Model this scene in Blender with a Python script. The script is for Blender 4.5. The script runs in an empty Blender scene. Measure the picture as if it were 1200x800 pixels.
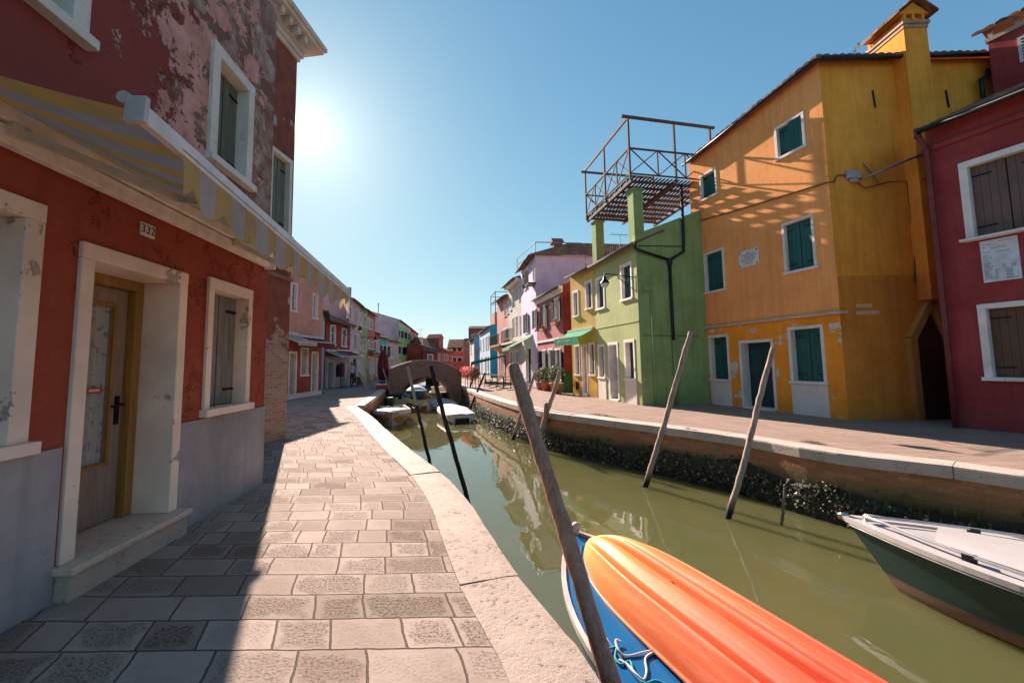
# Canal side with painted houses, built as a place; all sizes in metres
SKY_TINT = (.50, .81, .97); SKY_KNEE = (.15, .165, .18); SKY_STR = .083; SUN_STR = 4.1; SUN_COL = (1., .83, .71); SUN_CORE = 60.; SUN_HALO = 2.6; EXPO = 1.72

import bpy, bmesh, math, random
from mathutils import Vector, Matrix
random.seed(7)
S = bpy.context.scene
COL = S.collection
rad = math.radians
# ------------------------------------------------------------------ camera model (used to measure the place)
F, CX, CY, ROLL, EYE = 480., 575., 385., rad(.7), 1.5
PITCH = math.atan((426 - CY) / F)
_cr, _sr, _ct, _st = math.cos(ROLL), math.sin(ROLL), math.cos(PITCH), math.sin(PITCH)
def ray(px, py):
    x = (px - CX) / F; y = -(py - CY) / F
    xw = x * _cr + y * _sr; u = -x * _sr + y * _cr
    return Vector((xw, _ct - u * _st, _st + u * _ct))
def G(px, py, z=0.):
    d = ray(px, py); t = (z - EYE) / d.z
    return Vector((d.x * t, d.y * t, z))
def at(px, py, Y):
    d = ray(px, py); t = Y / d.y
    return Vector((d.x * t, Y, EYE + d.z * t))
SUN_DIR = ray(362, 152).normalized()
SUN_EL = math.asin(SUN_DIR.z); SUN_AZ = math.atan2(SUN_DIR.x, SUN_DIR.y)
WATER = -1.1

# ------------------------------------------------------------------ node helpers
def newmat(name):
    m = bpy.data.materials.new(name); m.use_nodes = True
    nt = m.node_tree; b = nt.nodes['Principled BSDF']
    return m, nt, b
def setin(nt, sock, v):
    if isinstance(v, bpy.types.NodeSocket): nt.links.new(v, sock)
    elif v is not None:
        if hasattr(sock.default_value, '__len__') and not hasattr(v, '__len__'): v = (v,) * len(sock.default_value)
        if hasattr(sock.default_value, '__len__') and len(sock.default_value) == 4 and len(v) == 3: v = (*v, 1)
        sock.default_value = v
def nd(nt, typ, ins=None, **attrs):
    n = nt.nodes.new(typ)
    for k, v in attrs.items(): setattr(n, k, v)
    for k, v in (ins or {}).items(): setin(nt, n.inputs[k], v)
    return n
def M(nt, op, a, b=None, c=None, clamp=False):
    n = nt.nodes.new('ShaderNodeMath'); n.operation = op; n.use_clamp = clamp
    for i, v in enumerate((a, b, c)):
        if v is not None: setin(nt, n.inputs[i], v)
    return n.outputs[0]
def MIX(nt, f, a, b, mode='MIX'):
    n = nt.nodes.new('ShaderNodeMix'); n.data_type = 'RGBA'; n.blend_type = mode
    setin(nt, n.inputs[0], f); setin(nt, n.inputs[6], a); setin(nt, n.inputs[7], b)
    return n.outputs[2]
def RAMP(nt, v, lo, hi, a=0., b=1.):
    n = nt.nodes.new('ShaderNodeMapRange'); n.clamp = True
    for i, x in enumerate((v, lo, hi, a, b)): setin(nt, n.inputs[i], x)
    return n.outputs[0]
def NOISE(nt, vec, scale, detail=4., rough=.55, dist=0.):
    return nd(nt, 'ShaderNodeTexNoise', {'Vector': vec, 'Scale': scale, 'Detail': detail, 'Roughness': rough, 'Distortion': dist}).outputs[0]
def COORD(nt, seed=0., which='Object', scale=(1, 1, 1)):
    tc = nd(nt, 'ShaderNodeTexCoord').outputs[which]
    return nd(nt, 'ShaderNodeMapping', {'Vector': tc, 'Location': (seed * 3.7, seed * 1.3, seed * .7), 'Scale': scale}).outputs[0]
def XYZ(nt, v): return nd(nt, 'ShaderNodeSeparateXYZ', {0: v}).outputs
def BUMP(nt, b, h, dist=.01, strength=1.):
    n = nd(nt, 'ShaderNodeBump', {'Strength': strength, 'Distance': dist, 'Height': h})
    nt.links.new(n.outputs[0], b.inputs['Normal'])
def srgb(r, g, b):
    f = lambda c: (c / 255 / 12.92) if c / 255 <= .04045 else ((c / 255 + .055) / 1.055) ** 2.4
    return (f(r), f(g), f(b))
_seed = [1]
def stucco(name, col, peel=None, pcol=(.5, .42, .36), stain=.3, streak=.25, rough=.9, pscale=1.2, second=None):
    """painted render: mottled, streaked by rain, fine grain, optional flaked patches"""
    _seed[0] += 1; sd = _seed[0]
    m, nt, b = newmat(name)
    c = COORD(nt, sd); raw = nd(nt, 'ShaderNodeTexCoord').outputs['Object']
    n1 = NOISE(nt, c, .9, 5, .6); n2 = NOISE(nt, c, 7, 6, .65)
    cs = COORD(nt, sd + 5, scale=(3.2, 3.2, .22)); n3 = NOISE(nt, cs, 2.2, 5, .6)
    d = tuple(x * .55 for x in col); l = tuple(min(1, x * 1.12 + .02) for x in col)
    k = MIX(nt, RAMP(nt, n1, .3, .72), d if False else tuple(x * (1 - stain) for x in col), l)
    k = MIX(nt, M(nt, 'MULTIPLY', RAMP(nt, n3, .47, .68), streak), k, d)
    k = MIX(nt, M(nt, 'MULTIPLY', RAMP(nt, n2, .5, .8), .22), k, tuple(min(1, x * 1.3 + .04) for x in col))
    k = MIX(nt, M(nt, 'MULTIPLY', RAMP(nt, n2, .46, .25), .22), k, d)
    # damp tide mark near the ground with a ragged edge, as salts leave on these walls
    z = XYZ(nt, raw)[2]
    tide = RAMP(nt, M(nt, 'ADD', z, M(nt, 'MULTIPLY', n1, .9)), .95, .55)
    k = MIX(nt, M(nt, 'MULTIPLY', tide, .5), k, tuple(x * .6 + .02 for x in col))
    h = M(nt, 'ADD', M(nt, 'MULTIPLY', n2, .5), M(nt, 'MULTIPLY', NOISE(nt, c, 60, 3), .25))
    if peel:
        pn = NOISE(nt, c, pscale, 8, .66, .2)
        pm = RAMP(nt, pn, peel, peel + .012)
        pc = MIX(nt, RAMP(nt, NOISE(nt, c, 5, 5, .7), .35, .65), tuple(x * .72 for x in pcol), pcol)
        if second:
            pm2 = RAMP(nt, NOISE(nt, c, pscale * 1.7, 7, .6), .53, .55)
            pc = MIX(nt, pm2, pc, second)
        k = MIX(nt, pm, k, pc)
        h = M(nt, 'SUBTRACT', h, M(nt, 'MULTIPLY', pm, .5))
    setin(nt, b.inputs['Base Color'], k); b.inputs['Roughness'].default_value = rough
    b.inputs['Specular IOR Level'].default_value = .25
    BUMP(nt, b, h, .012, .8)
    return m
def plain(name, col, rough=.6, metal=0., var=.18, scale=6., bump=0., spec=.4, stretch=(1, 1, 1)):
    _seed[0] += 1
    m, nt, b = newmat(name)
    c = COORD(nt, _seed[0], scale=stretch); n = NOISE(nt, c, scale, 5, .6)
    k = MIX(nt, RAMP(nt, n, .3, .7), tuple(x * (1 - var) for x in col), tuple(min(1, x * (1 + var)) for x in col))
    setin(nt, b.inputs['Base Color'], k)
    setin(nt, b.inputs['Roughness'], RAMP(nt, n, .2, .8, min(1, rough * 1.15), rough * .85))
    b.inputs['Metallic'].default_value = metal; b.inputs['Specular IOR Level'].default_value = spec
    if bump: BUMP(nt, b, NOISE(nt, c, scale * 4, 4), bump)
    return m
def painted(name, col, chip=.64, ccol=(.3, .25, .2), rough=.55, scale=3.):
    """paint on wood or stone with worn, chipped spots"""
    _seed[0] += 1
    m, nt, b = newmat(name)
    c = COORD(nt, _seed[0]); n = NOISE(nt, c, scale, 9, .7); n2 = NOISE(nt, c, 2, 4)
    k = MIX(nt, RAMP(nt, n2, .3, .7), tuple(x * .78 for x in col), tuple(min(1, x * 1.1) for x in col))
    mk = RAMP(nt, n, chip, chip + .02)
    k = MIX(nt, mk, k, ccol)
    setin(nt, b.inputs['Base Color'], k); b.inputs['Roughness'].default_value = rough
    b.inputs['Specular IOR Level'].default_value = .3
    BUMP(nt, b, M(nt, 'SUBTRACT', M(nt, 'MULTIPLY', n, .4), mk), .004)
    return m
def woodmat(name, col, dark, axis='z', scale=1., rough=.8, wet=None):
    """weathered grain running along an axis; wet=z below which it is dark with slime"""
    _seed[0] += 1
    m, nt, b = newmat(name)
    sc = {'z': (9, 9, .8), 'x': (.8, 9, 9), 'y': (9, .8, 9)}[axis]
    c = COORD(nt, _seed[0], scale=tuple(s * scale for s in sc)); n = NOISE(nt, c, 2.4, 8, .7, .6)
    c2 = COORD(nt, _seed[0]); n2 = NOISE(nt, c2, 1.7, 4)
    k = MIX(nt, RAMP(nt, n, .33, .66), dark, col)
    k = MIX(nt, M(nt, 'MULTIPLY', RAMP(nt, n2, .4, .7), .5), k, tuple(x * .7 for x in col))
    if wet is not None:
        z = XYZ(nt, nd(nt, 'ShaderNodeNewGeometry').outputs['Position'])[2]
        wm = RAMP(nt, M(nt, 'ADD', z, M(nt, 'MULTIPLY', n2, .3)), wet + .35, wet + .1)
        k = MIX(nt, wm, k, (.012, .013, .008))
    setin(nt, b.inputs['Base Color'], k); b.inputs['Roughness'].default_value = rough
    b.inputs['Specular IOR Level'].default_value = .25
    BUMP(nt, b, n, .012)
    return m

# ------------------------------------------------------------------ mesh helpers
class MB:
    def __init__(s): s.v = []; s.f = []; s.mi = []; s.uv = {}; s.smooth = set()
    def add(s, vs, fs, mi=0, smooth=False):
        o = len(s.v); s.v += [tuple(v) for v in vs]
        for f in fs:
            if smooth: s.smooth.add(len(s.f))
            s.f.append(tuple(i + o for i in f)); s.mi.append(mi)
        return o
    def quad(s, a, b, c, d, mi=0): s.add([a, b, c, d], [(0, 1, 2, 3)], mi)
    def box(s, x0, x1, y0, y1, z0, z1, mi=0):
        v = [(x, y, z) for z in (z0, z1) for y in (y0, y1) for x in (x0, x1)]
        s.add(v, [(0, 2, 3, 1), (4, 5, 7, 6), (0, 1, 5, 4), (2, 6, 7, 3), (0, 4, 6, 2), (1, 3, 7, 5)], mi)
    def obox(s, p, q, w, h, up=(0, 0, 1), mi=0, w2=None, h2=None):
        """bar of section w x h from p to q"""
        p = Vector(p); q = Vector(q); d = (q - p).normalized(); up = Vector(up)
        if abs(d.dot(up)) > .98: up = Vector((0, 1, 0))
        r = d.cross(up).normalized(); u = r.cross(d)
        w2 = w2 or w; h2 = h2 or h
        v = []
        for c, a, b in ((p, w, h), (q, w2, h2)):
            for sx, sy in ((-1, -1), (1, -1), (1, 1), (-1, 1)): v.append(c + r * sx * a / 2 + u * sy * b / 2)
        s.add(v, [(0, 1, 2, 3), (7, 6, 5, 4), (0, 4, 5, 1), (1, 5, 6, 2), (2, 6, 7, 3), (3, 7, 4, 0)], mi)
    def prism(s, pts, vec, mi=0):
        n = len(pts); vec = Vector(vec); v = [Vector(p) for p in pts] + [Vector(p) + vec for p in pts]
        s.add(v, [tuple(range(n)), tuple(range(2 * n - 1, n - 1, -1))] + [(i, i + n, (i + 1) % n + n, (i + 1) % n) for i in range(n)], mi)
    def tube(s, pts, r, n=10, mi=0, cap=True, wob=0., smooth=True):
        pts = [Vector(p) for p in pts]; rs = r if hasattr(r, '__len__') else [r] * len(pts)
        v = []; ref = None
        for i, p in enumerate(pts):
            d = (pts[min(i + 1, len(pts) - 1)] - pts[max(i - 1, 0)]).normalized()
            if ref is None: ref = Vector((1, 0, 0)) if abs(d.x) < .8 else Vector((0, 1, 0))
            a = (ref - d * ref.dot(d)).normalized(); ref = a; b = d.cross(a)
            for k in range(n):
                t = 2 * math.pi * k / n; rr = rs[i] * (1 + wob * random.uniform(-1, 1))
                v.append(p + a * rr * math.cos(t) + b * rr * math.sin(t))
        f = [(i * n + k, i * n + (k + 1) % n, (i + 1) * n + (k + 1) % n, (i + 1) * n + k) for i in range(len(pts) - 1) for k in range(n)]
        s.add(v, f, mi, smooth)
        if cap:
            o = len(s.v) - len(v)
            s.f.append(tuple(o + k for k in range(n - 1, -1, -1))); s.mi.append(mi)
            s.f.append(tuple(o + (len(pts) - 1) * n + k for k in range(n))); s.mi.append(mi)
    def lathe(s, c, prof, n=16, mi=0, smooth=True):
        c = Vector(c); v = []
        for r, z in prof:
            for k in range(n):
                t = 2 * math.pi * k / n; v.append(c + Vector((r * math.cos(t), r * math.sin(t), z)))
        f = [(i * n + k, i * n + (k + 1) % n, (i + 1) * n + (k + 1) % n, (i + 1) * n + k) for i in range(len(prof) - 1) for k in range(n)]
        s.add(v, f, mi, smooth)
    def ball(s, c, r, sq=(1, 1, 1), n=8, m=5, mi=0):
        c = Vector(c); v = []
        for i in range(m + 1):
            ph = math.pi * i / m
            for k in range(n):
                t = 2 * math.pi * k / n
                v.append(c + Vector((r * sq[0] * math.sin(ph) * math.cos(t), r * sq[1] * math.sin(ph) * math.sin(t), r * sq[2] * math.cos(ph))))
        s.add(v, [(i * n + k, (i + 1) * n + k, (i + 1) * n + (k + 1) % n, i * n + (k + 1) % n) for i in range(m) for k in range(n)], mi, True)
    def grid(s, rows, mi=0, smooth=False, uvs=None):
        """rows of equal length of points"""
        nr = len(rows); nc = len(rows[0]); o = len(s.v)
        for r in rows: s.v += [tuple(p) for p in r]
        if uvs:
            for i, r in enumerate(uvs):
                for j, p in enumerate(r): s.uv[o + i * nc + j] = p
        for i in range(nr - 1):
            for j in range(nc - 1):
                if smooth: s.smooth.add(len(s.f))
                s.f.append((o + i * nc + j, o + i * nc + j + 1, o + (i + 1) * nc + j + 1, o + (i + 1) * nc + j)); s.mi.append(mi)
    def build(s, name, mats, parent=None, fix=True, bevel=0.):
        me = bpy.data.meshes.new(name); me.from_pydata(s.v, [], s.f)
        if not isinstance(mats, (list, tuple)): mats = [mats]
        for m in mats: me.materials.append(m)
        for i, p in enumerate(me.polygons):
            p.material_index = s.mi[i]
            if i in s.smooth: p.use_smooth = True
        if s.uv:
            l = me.uv_layers.new(name='UVMap')
            for lp in me.loops: l.data[lp.index].uv = s.uv.get(lp.vertex_index, (0, 0))
        if fix:
            bm = bmesh.new(); bm.from_mesh(me); bmesh.ops.recalc_face_normals(bm, faces=bm.faces); bm.to_mesh(me); bm.free()
        o = bpy.data.objects.new(name, me); COL.objects.link(o)
        if parent: o.parent = parent
        if bevel:
            b = o.modifiers.new('bevel', 'BEVEL'); b.width = bevel; b.segments = 2; b.limit_method = 'ANGLE'; b.angle_limit = rad(40)
        return o
def tag(o, label=None, cat=None, group=None, kind=None):
    if label: o['label'] = label
    if cat: o['category'] = cat
    if group: o['group'] = group
    if kind: o['kind'] = kind
    return o
def empty(name, loc, label, cat, rz=0., group=None):
    o = bpy.data.objects.new(name, None); COL.objects.link(o)
    o.location = loc; o.rotation_euler = (0, 0, rz); o.empty_display_size = .2
    return tag(o, label, cat, group)
def copy_tree(o, parent=None):
    c = o.copy(); COL.objects.link(c)
    if parent: c.parent = parent
    for ch in [x for x in COL.objects if x.parent == o]: copy_tree(ch, c)
    return c
def text_mesh(body, size, name, mat, parent, M4, depth=.002):
    cu = bpy.data.curves.new('lettering', 'FONT'); cu.body = body; cu.size = size; cu.align_x = 'CENTER'; cu.align_y = 'CENTER'; cu.extrude = depth
    t = bpy.data.objects.new('lettering', cu); COL.objects.link(t)
    bpy.context.view_layer.update()
    me = bpy.data.meshes.new_from_object(t.evaluated_get(bpy.context.evaluated_depsgraph_get()))
    bpy.data.objects.remove(t); me.transform(M4); me.name = name
    me.materials.clear(); me.materials.append(mat)
    o = bpy.data.objects.new(name, me); COL.objects.link(o); o.parent = parent
    return o

# ------------------------------------------------------------------ world, sun, camera
world = bpy.data.worlds.new('World'); S.world = world; world.use_nodes = True
nt = world.node_tree; bg = nt.nodes['Background']
sky = nd(nt, 'ShaderNodeTexSky', sky_type='NISHITA', sun_disc=False)
sky.sun_elevation = SUN_EL; sky.sun_rotation = SUN_AZ; sky.air_density = 1.0; sky.dust_density = .25; sky.ozone_density = 2.0; sky.altitude = 0
tint = MIX(nt, 1., sky.outputs[0], SKY_TINT, 'MULTIPLY')
tv = nd(nt, 'ShaderNodeVectorMath', {0: tint, 1: SKY_KNEE}, operation='MULTIPLY_ADD'); tv.inputs[2].default_value = (1, 1, 1)
tint = nd(nt, 'ShaderNodeVectorMath', {0: tint, 1: tv.outputs[0]}, operation='DIVIDE').outputs[0]     # soft shoulder: the thin bright veil round the sun
# the sun's own disc and its aureole, fixed to the sun's direction in the sky
gen = nd(nt, 'ShaderNodeTexCoord').outputs['Generated']
dot = nd(nt, 'ShaderNodeVectorMath', {0: gen, 1: tuple(SUN_DIR)}, operation='DOT_PRODUCT').outputs['Value']
ang = M(nt, 'ARCCOSINE', M(nt, 'MINIMUM', dot, 1.))
core = M(nt, 'MULTIPLY', M(nt, 'POWER', 2.718, M(nt, 'MULTIPLY', M(nt, 'POWER', M(nt, 'DIVIDE', ang, rad(1.0)), 2.), -1.)), SUN_CORE)
halo = M(nt, 'MULTIPLY', M(nt, 'POWER', 2.718, M(nt, 'MULTIPLY', M(nt, 'DIVIDE', ang, rad(3.6)), -1.)), SUN_HALO)
glow = MIX(nt, 1., (1, .93, .85), nd(nt, 'ShaderNodeCombineXYZ', {0: M(nt, 'ADD', core, halo), 1: M(nt, 'ADD', core, halo), 2: M(nt, 'ADD', core, halo)}).outputs[0], 'MULTIPLY')
nt.links.new(MIX(nt, 1., tint, glow, 'ADD'), bg.inputs[0]); bg.inputs[1].default_value = SKY_STR
sl = bpy.data.lights.new('sun', 'SUN'); sl.energy = SUN_STR; sl.angle = rad(.53); sl.color = SUN_COL
so = bpy.data.objects.new('sun', sl); COL.objects.link(so); so.location = SUN_DIR * 60
so.rotation_euler = SUN_DIR.to_track_quat('Z', 'Y').to_euler()
cd = bpy.data.cameras.new('camera'); cam = bpy.data.objects.new('camera', cd); COL.objects.link(cam); S.camera = cam
cd.sensor_width = 36; cd.lens = F / 1200 * 36; cd.clip_end = 5000; cd.clip_start = .05
cd.shift_x = (600 - CX) / 1200; cd.shift_y = (CY - 400) / 1200
R_ = Vector((_cr, _sr * _st, -_sr * _ct)); B_ = Vector((0, -_ct, -_st)); U_ = B_.cross(R_)
cam.matrix_world = Matrix(((R_.x, U_.x, B_.x, 0), (R_.y, U_.y, B_.y, 0), (R_.z, U_.z, B_.z, EYE), (0, 0, 0, 1)))
S.view_settings.view_transform = 'Standard'; S.view_settings.look = 'None'; S.view_settings.exposure = EXPO; S.view_settings.gamma = 1
S.render.engine = 'CYCLES'; S.cycles.max_bounces = 8

# ------------------------------------------------------------------ materials
def slab_mat(name, bw, bh, cols, pit=1., joint=.009, margin=.05, speck=1., jdark=.30):
    """stone setts: rows of varying length, dressed margins, hammered centres (UV in metres)"""
    m, nt, b = newmat(name)
    uv = nd(nt, 'ShaderNodeUVMap').outputs[0]
    wob = nd(nt, 'ShaderNodeTexNoise', {'Vector': uv, 'Scale': 1.3, 'Detail': 2.}).outputs['Color']
    uvw = nd(nt, 'ShaderNodeVectorMath', {0: uv, 1: nd(nt, 'ShaderNodeVectorMath', {0: wob, 1: (.05, .03, 0)}, operation='MULTIPLY').outputs[0]}, operation='ADD').outputs[0]
    wob2 = nd(nt, 'ShaderNodeTexNoise', {'Vector': uv, 'Scale': 11., 'Detail': 3.}).outputs['Color']
    uvw = nd(nt, 'ShaderNodeVectorMath', {0: uvw, 1: nd(nt, 'ShaderNodeVectorMath', {0: wob2, 1: (.016, .014, 0)}, operation='MULTIPLY').outputs[0]}, operation='ADD').outputs[0]
    u, v, _ = XYZ(nt, uvw)
    row = M(nt, 'FLOOR', M(nt, 'DIVIDE', v, bh)); fv = M(nt, 'SUBTRACT', M(nt, 'DIVIDE', v, bh), row)
    wn = lambda x, y: nd(nt, 'ShaderNodeTexWhiteNoise', {'Vector': nd(nt, 'ShaderNodeCombineXYZ', {0: x, 1: y}).outputs[0]}, noise_dimensions='3D')
    h1 = wn(row, 3.3).outputs['Value']; h2 = wn(row, 9.1).outputs['Value']
    w = M(nt, 'MULTIPLY', M(nt, 'ADD', .72, M(nt, 'MULTIPLY', h1, .56)), bw)
    x = M(nt, 'ADD', M(nt, 'DIVIDE', u, w), M(nt, 'MULTIPLY', h2, 7.))
    # second stone in a pair is longer or shorter
    pr = M(nt, 'FLOOR', M(nt, 'DIVIDE', x, 2.)); fx2 = M(nt, 'SUBTRACT', M(nt, 'DIVIDE', x, 2.), pr)
    split = M(nt, 'ADD', .36, M(nt, 'MULTIPLY', wn(pr, row).outputs['Value'], .28))
    side = M(nt, 'GREATER_THAN', fx2, split)
    dl = M(nt, 'MINIMUM', M(nt, 'ABSOLUTE', M(nt, 'SUBTRACT', fx2, split)), M(nt, 'MINIMUM', fx2, M(nt, 'SUBTRACT', 1., fx2)))
    du = M(nt, 'MULTIPLY', dl, M(nt, 'MULTIPLY', w, 2.))
    dv = M(nt, 'MULTIPLY', M(nt, 'MINIMUM', fv, M(nt, 'SUBTRACT', 1., fv)), bh)
    d = M(nt, 'MINIMUM', du, dv)
    cid = nd(nt, 'ShaderNodeTexWhiteNoise', {'Vector': nd(nt, 'ShaderNodeCombineXYZ', {0: pr, 1: row, 2: M(nt, 'MULTIPLY', side, 5.)}).outputs[0]}, noise_dimensions='3D')
    r1, r2, r3 = nd(nt, 'ShaderNodeSeparateColor', {0: cid.outputs['Color']}).outputs
    n1 = NOISE(nt, uv, 9, 7, .7); n2 = NOISE(nt, uv, 56, 5, .72); n3 = NOISE(nt, uv, 1.1, 3)
    n0 = NOISE(nt, uv, 4.2, 4, .6)
    dw = M(nt, 'ADD', d, M(nt, 'ADD', M(nt, 'MULTIPLY', M(nt, 'SUBTRACT', n1, .5), .13), M(nt, 'MULTIPLY', M(nt, 'SUBTRACT', n0, .5), .22)))
    ctr = M(nt, 'MULTIPLY', RAMP(nt, dw, margin * .5, margin * 1.7), RAMP(nt, r2, .05, .8, .15, 1.))
    c = MIX(nt, r1, cols[0], cols[1])
    c = MIX(nt, M(nt, 'MULTIPLY', RAMP(nt, r3, .5, 1.), .9), c, cols[2])
    c = MIX(nt, RAMP(nt, NOISE(nt, uv, 2.7, 6, .7), .48, .72, 0, .45), c, cols[3])
    c = MIX(nt, RAMP(nt, n3, .35, .7, 0, .35), c, cols[1])
    pitm = M(nt, 'MULTIPLY', ctr, RAMP(nt, n2, .47, .3))
    c = MIX(nt, M(nt, 'MULTIPLY', ctr, M(nt, 'MULTIPLY', RAMP(nt, M(nt, 'ADD', M(nt, 'MULTIPLY', n1, .6), M(nt, 'MULTIPLY', r3, .45)), .36, .80), .58 * speck)), c, cols[3])
    c = MIX(nt, M(nt, 'MULTIPLY', pitm, .5 * speck), c, tuple(q * .3 for q in cols[3]))
    c = MIX(nt, RAMP(nt, n2, .55, .8, 0, .25), c, tuple(min(1, q * 1.25) for q in cols[0]))
    edge = RAMP(nt, M(nt, 'ADD', d, M(nt, 'MULTIPLY', M(nt, 'SUBTRACT', n2, .5), .008)), joint * .35, joint)
    c = MIX(nt, edge, tuple(q * jdark for q in cols[3]), c)
    setin(nt, b.inputs['Base Color'], c)
    c = MIX(nt, RAMP(nt, NOISE(nt, uv, .7, 6, .7), .42, .7, 0, .35), c, (.19, .13, .095))
    setin(nt, b.inputs['Base Color'], c); b.inputs['Roughness'].default_value = .88
    b.inputs['Specular IOR Level'].default_value = .12
    h = M(nt, 'ADD', M(nt, 'MULTIPLY', edge, 1.), M(nt, 'MULTIPLY', M(nt, 'MULTIPLY', ctr, pit), M(nt, 'SUBTRACT', M(nt, 'MULTIPLY', n2, 1.0), M(nt, 'ADD', .35, M(nt, 'MULTIPLY', pitm, .8)))))
    h = M(nt, 'ADD', h, M(nt, 'MULTIPLY', n1, .25)); h = M(nt, 'ADD', h, M(nt, 'MULTIPLY', r1, .5))
    BUMP(nt, b, h, .010, 1.)
    return m
def brick_mat(name, c1, c2, mort, bw=.25, bh=.075, algae=None, joint=.009, which='UV', peel=None, pcol=None, pz=None):
    m, nt, b = newmat(name)
    if which == 'UV': uv = nd(nt, 'ShaderNodeUVMap').outputs[0]
    else:
        o = XYZ(nt, nd(nt, 'ShaderNodeTexCoord').outputs['Object']); uv = nd(nt, 'ShaderNodeCombineXYZ', {0: M(nt, 'ADD', o[0], o[1]), 1: o[2]}).outputs[0]
    wob = nd(nt, 'ShaderNodeTexNoise', {'Vector': uv, 'Scale': 5., 'Detail': 3.}).outputs['Color']
    uvw = nd(nt, 'ShaderNodeVectorMath', {0: uv, 1: nd(nt, 'ShaderNodeVectorMath', {0: wob, 1: (.02, .016, 0)}, operation='MULTIPLY').outputs[0]}, operation='ADD').outputs[0]
    t = nd(nt, 'ShaderNodeTexBrick', {'Vector': uvw, 'Color1': (0, 0, 0), 'Color2': (1, 1, 1), 'Mortar': (.5, .5, .5), 'Scale': 1., 'Mortar Size': joint, 'Mortar Smooth': .25, 'Bias': 0., 'Brick Width': bw, 'Row Height': bh})
    n = NOISE(nt, uv, 14, 6, .7); n0 = NOISE(nt, uv, 1.3, 5, .65)
    k = MIX(nt, t.outputs[0], c1, c2)
    k = MIX(nt, RAMP(nt, n, .4, .75, 0, .5), k, tuple(q * .45 for q in c1))
    k = MIX(nt, t.outputs['Fac'], k, mort)
    k = MIX(nt, RAMP(nt, n0, .58, .7, 0, .55), k, mort)
    h = M(nt, 'SUBTRACT', M(nt, 'MULTIPLY', n, .5), t.outputs['Fac'])
    if peel:
        z = XYZ(nt, uv)[1]; pn = NOISE(nt, uv, 1.5, 8, .65)
        pm = RAMP(nt, M(nt, 'ADD', pn, M(nt, 'MULTIPLY', M(nt, 'SUBTRACT', z, pz), .35)), peel, peel + .02)
        pk = MIX(nt, RAMP(nt, NOISE(nt, uv, 4, 6), .35, .65), pcol, tuple(q * .7 for q in pcol))
        pk = MIX(nt, RAMP(nt, NOISE(nt, uv, 1.1, 4), .62, .64), pk, (.42, .38, .36))
        k = MIX(nt, pm, k, pk); h = MIX(nt, pm, h, .6)
    if algae:
        z = XYZ(nt, uv)[1]; zz = M(nt, 'ADD', z, M(nt, 'MULTIPLY', M(nt, 'SUBTRACT', n0, .5), .35))
        k = MIX(nt, RAMP(nt, zz, algae[0], algae[1], 0, .75), k, (.15, .13, .055))
        k = MIX(nt, RAMP(nt, zz, algae[1], algae[2], 0, .93), k, (.016, .015, .009))
    setin(nt, b.inputs['Base Color'], k); b.inputs['Roughness'].default_value = .85; b.inputs['Specular IOR Level'].default_value = .25
    BUMP(nt, b, h, .02, 1.)
    return m
def stone_mat(name, c1, c2, pit=(.1, .085, .07), speck=.5, scale=1.):
    _seed[0] += 1
    m, nt, b = newmat(name)
    c = COORD(nt, _seed[0]); n = NOISE(nt, c, 3 * scale, 7, .65); n2 = NOISE(nt, c, 26 * scale, 6, .7); n3 = NOISE(nt, c, 90 * scale, 3)
    k = MIX(nt, RAMP(nt, n, .3, .7), c1, c2)
    pm = RAMP(nt, M(nt, 'ADD', n2, M(nt, 'MULTIPLY', n, .25)), .52, .40)
    k = MIX(nt, M(nt, 'MULTIPLY', pm, speck), k, pit)
    k = MIX(nt, RAMP(nt, n3, .55, .8, 0, .25), k, tuple(q * .6 for q in c1))
    setin(nt, b.inputs['Base Color'], k); b.inputs['Roughness'].default_value = .75; b.inputs['Specular IOR Level'].default_value = .3
    BUMP(nt, b, M(nt, 'SUBTRACT', M(nt, 'ADD', n2, M(nt, 'MULTIPLY', n3, .3)), pm), .01, .9)
    return m
def tile_mat(name):
    m, nt, b = newmat(name)
    c = COORD(nt, 3); g = nd(nt, 'ShaderNodeNewGeometry')
    vo = nd(nt, 'ShaderNodeTexVoronoi', {'Vector': COORD(nt, 2, scale=(4.5, 2.8, 2)), 'Scale': 1.}).outputs['Color']
    r = nd(nt, 'ShaderNodeSeparateColor', {0: vo}).outputs
    k = MIX(nt, r[0], (.20, .085, .05), (.36, .2, .13)); k = MIX(nt, M(nt, 'MULTIPLY', r[1], .5), k, (.12, .08, .06))
    k = MIX(nt, RAMP(nt, NOISE(nt, c, 6, 6, .7), .5, .75, 0, .7), k, (.06, .055, .045))
    setin(nt, b.inputs['Base Color'], k); b.inputs['Roughness'].default_value = .95; b.inputs['Specular IOR Level'].default_value = .08
    return m
def glass_mat(name, col=(.02, .024, .028)):
    m, nt, b = newmat(name)
    c = COORD(nt, 1); n = NOISE(nt, c, 2.5, 2)
    setin(nt, b.inputs['Base Color'], MIX(nt, n, tuple(q * .6 for q in col), tuple(q * 1.6 for q in col)))
    b.inputs['Roughness'].default_value = .06; b.inputs['Specular IOR Level'].default_value = .7
    BUMP(nt, b, n, .004)
    return m
m_, nt, b = newmat('canal_water')
pos = nd(nt, 'ShaderNodeNewGeometry').outputs['Position']
n1 = NOISE(nt, nd(nt, 'ShaderNodeMapping', {'Vector': pos, 'Rotation': (0, 0, .5), 'Scale': (1, .45, 1)}).outputs[0], 5., 3, .5)
n2 = NOISE(nt, pos, 1.2, 2)
setin(nt, b.inputs['Base Color'], MIX(nt, NOISE(nt, pos, .55, 5, .6), (.080, .081, .032), (.112, .109, .046)))
b.inputs['Roughness'].default_value = .02; b.inputs['IOR'].default_value = 1.65
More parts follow.
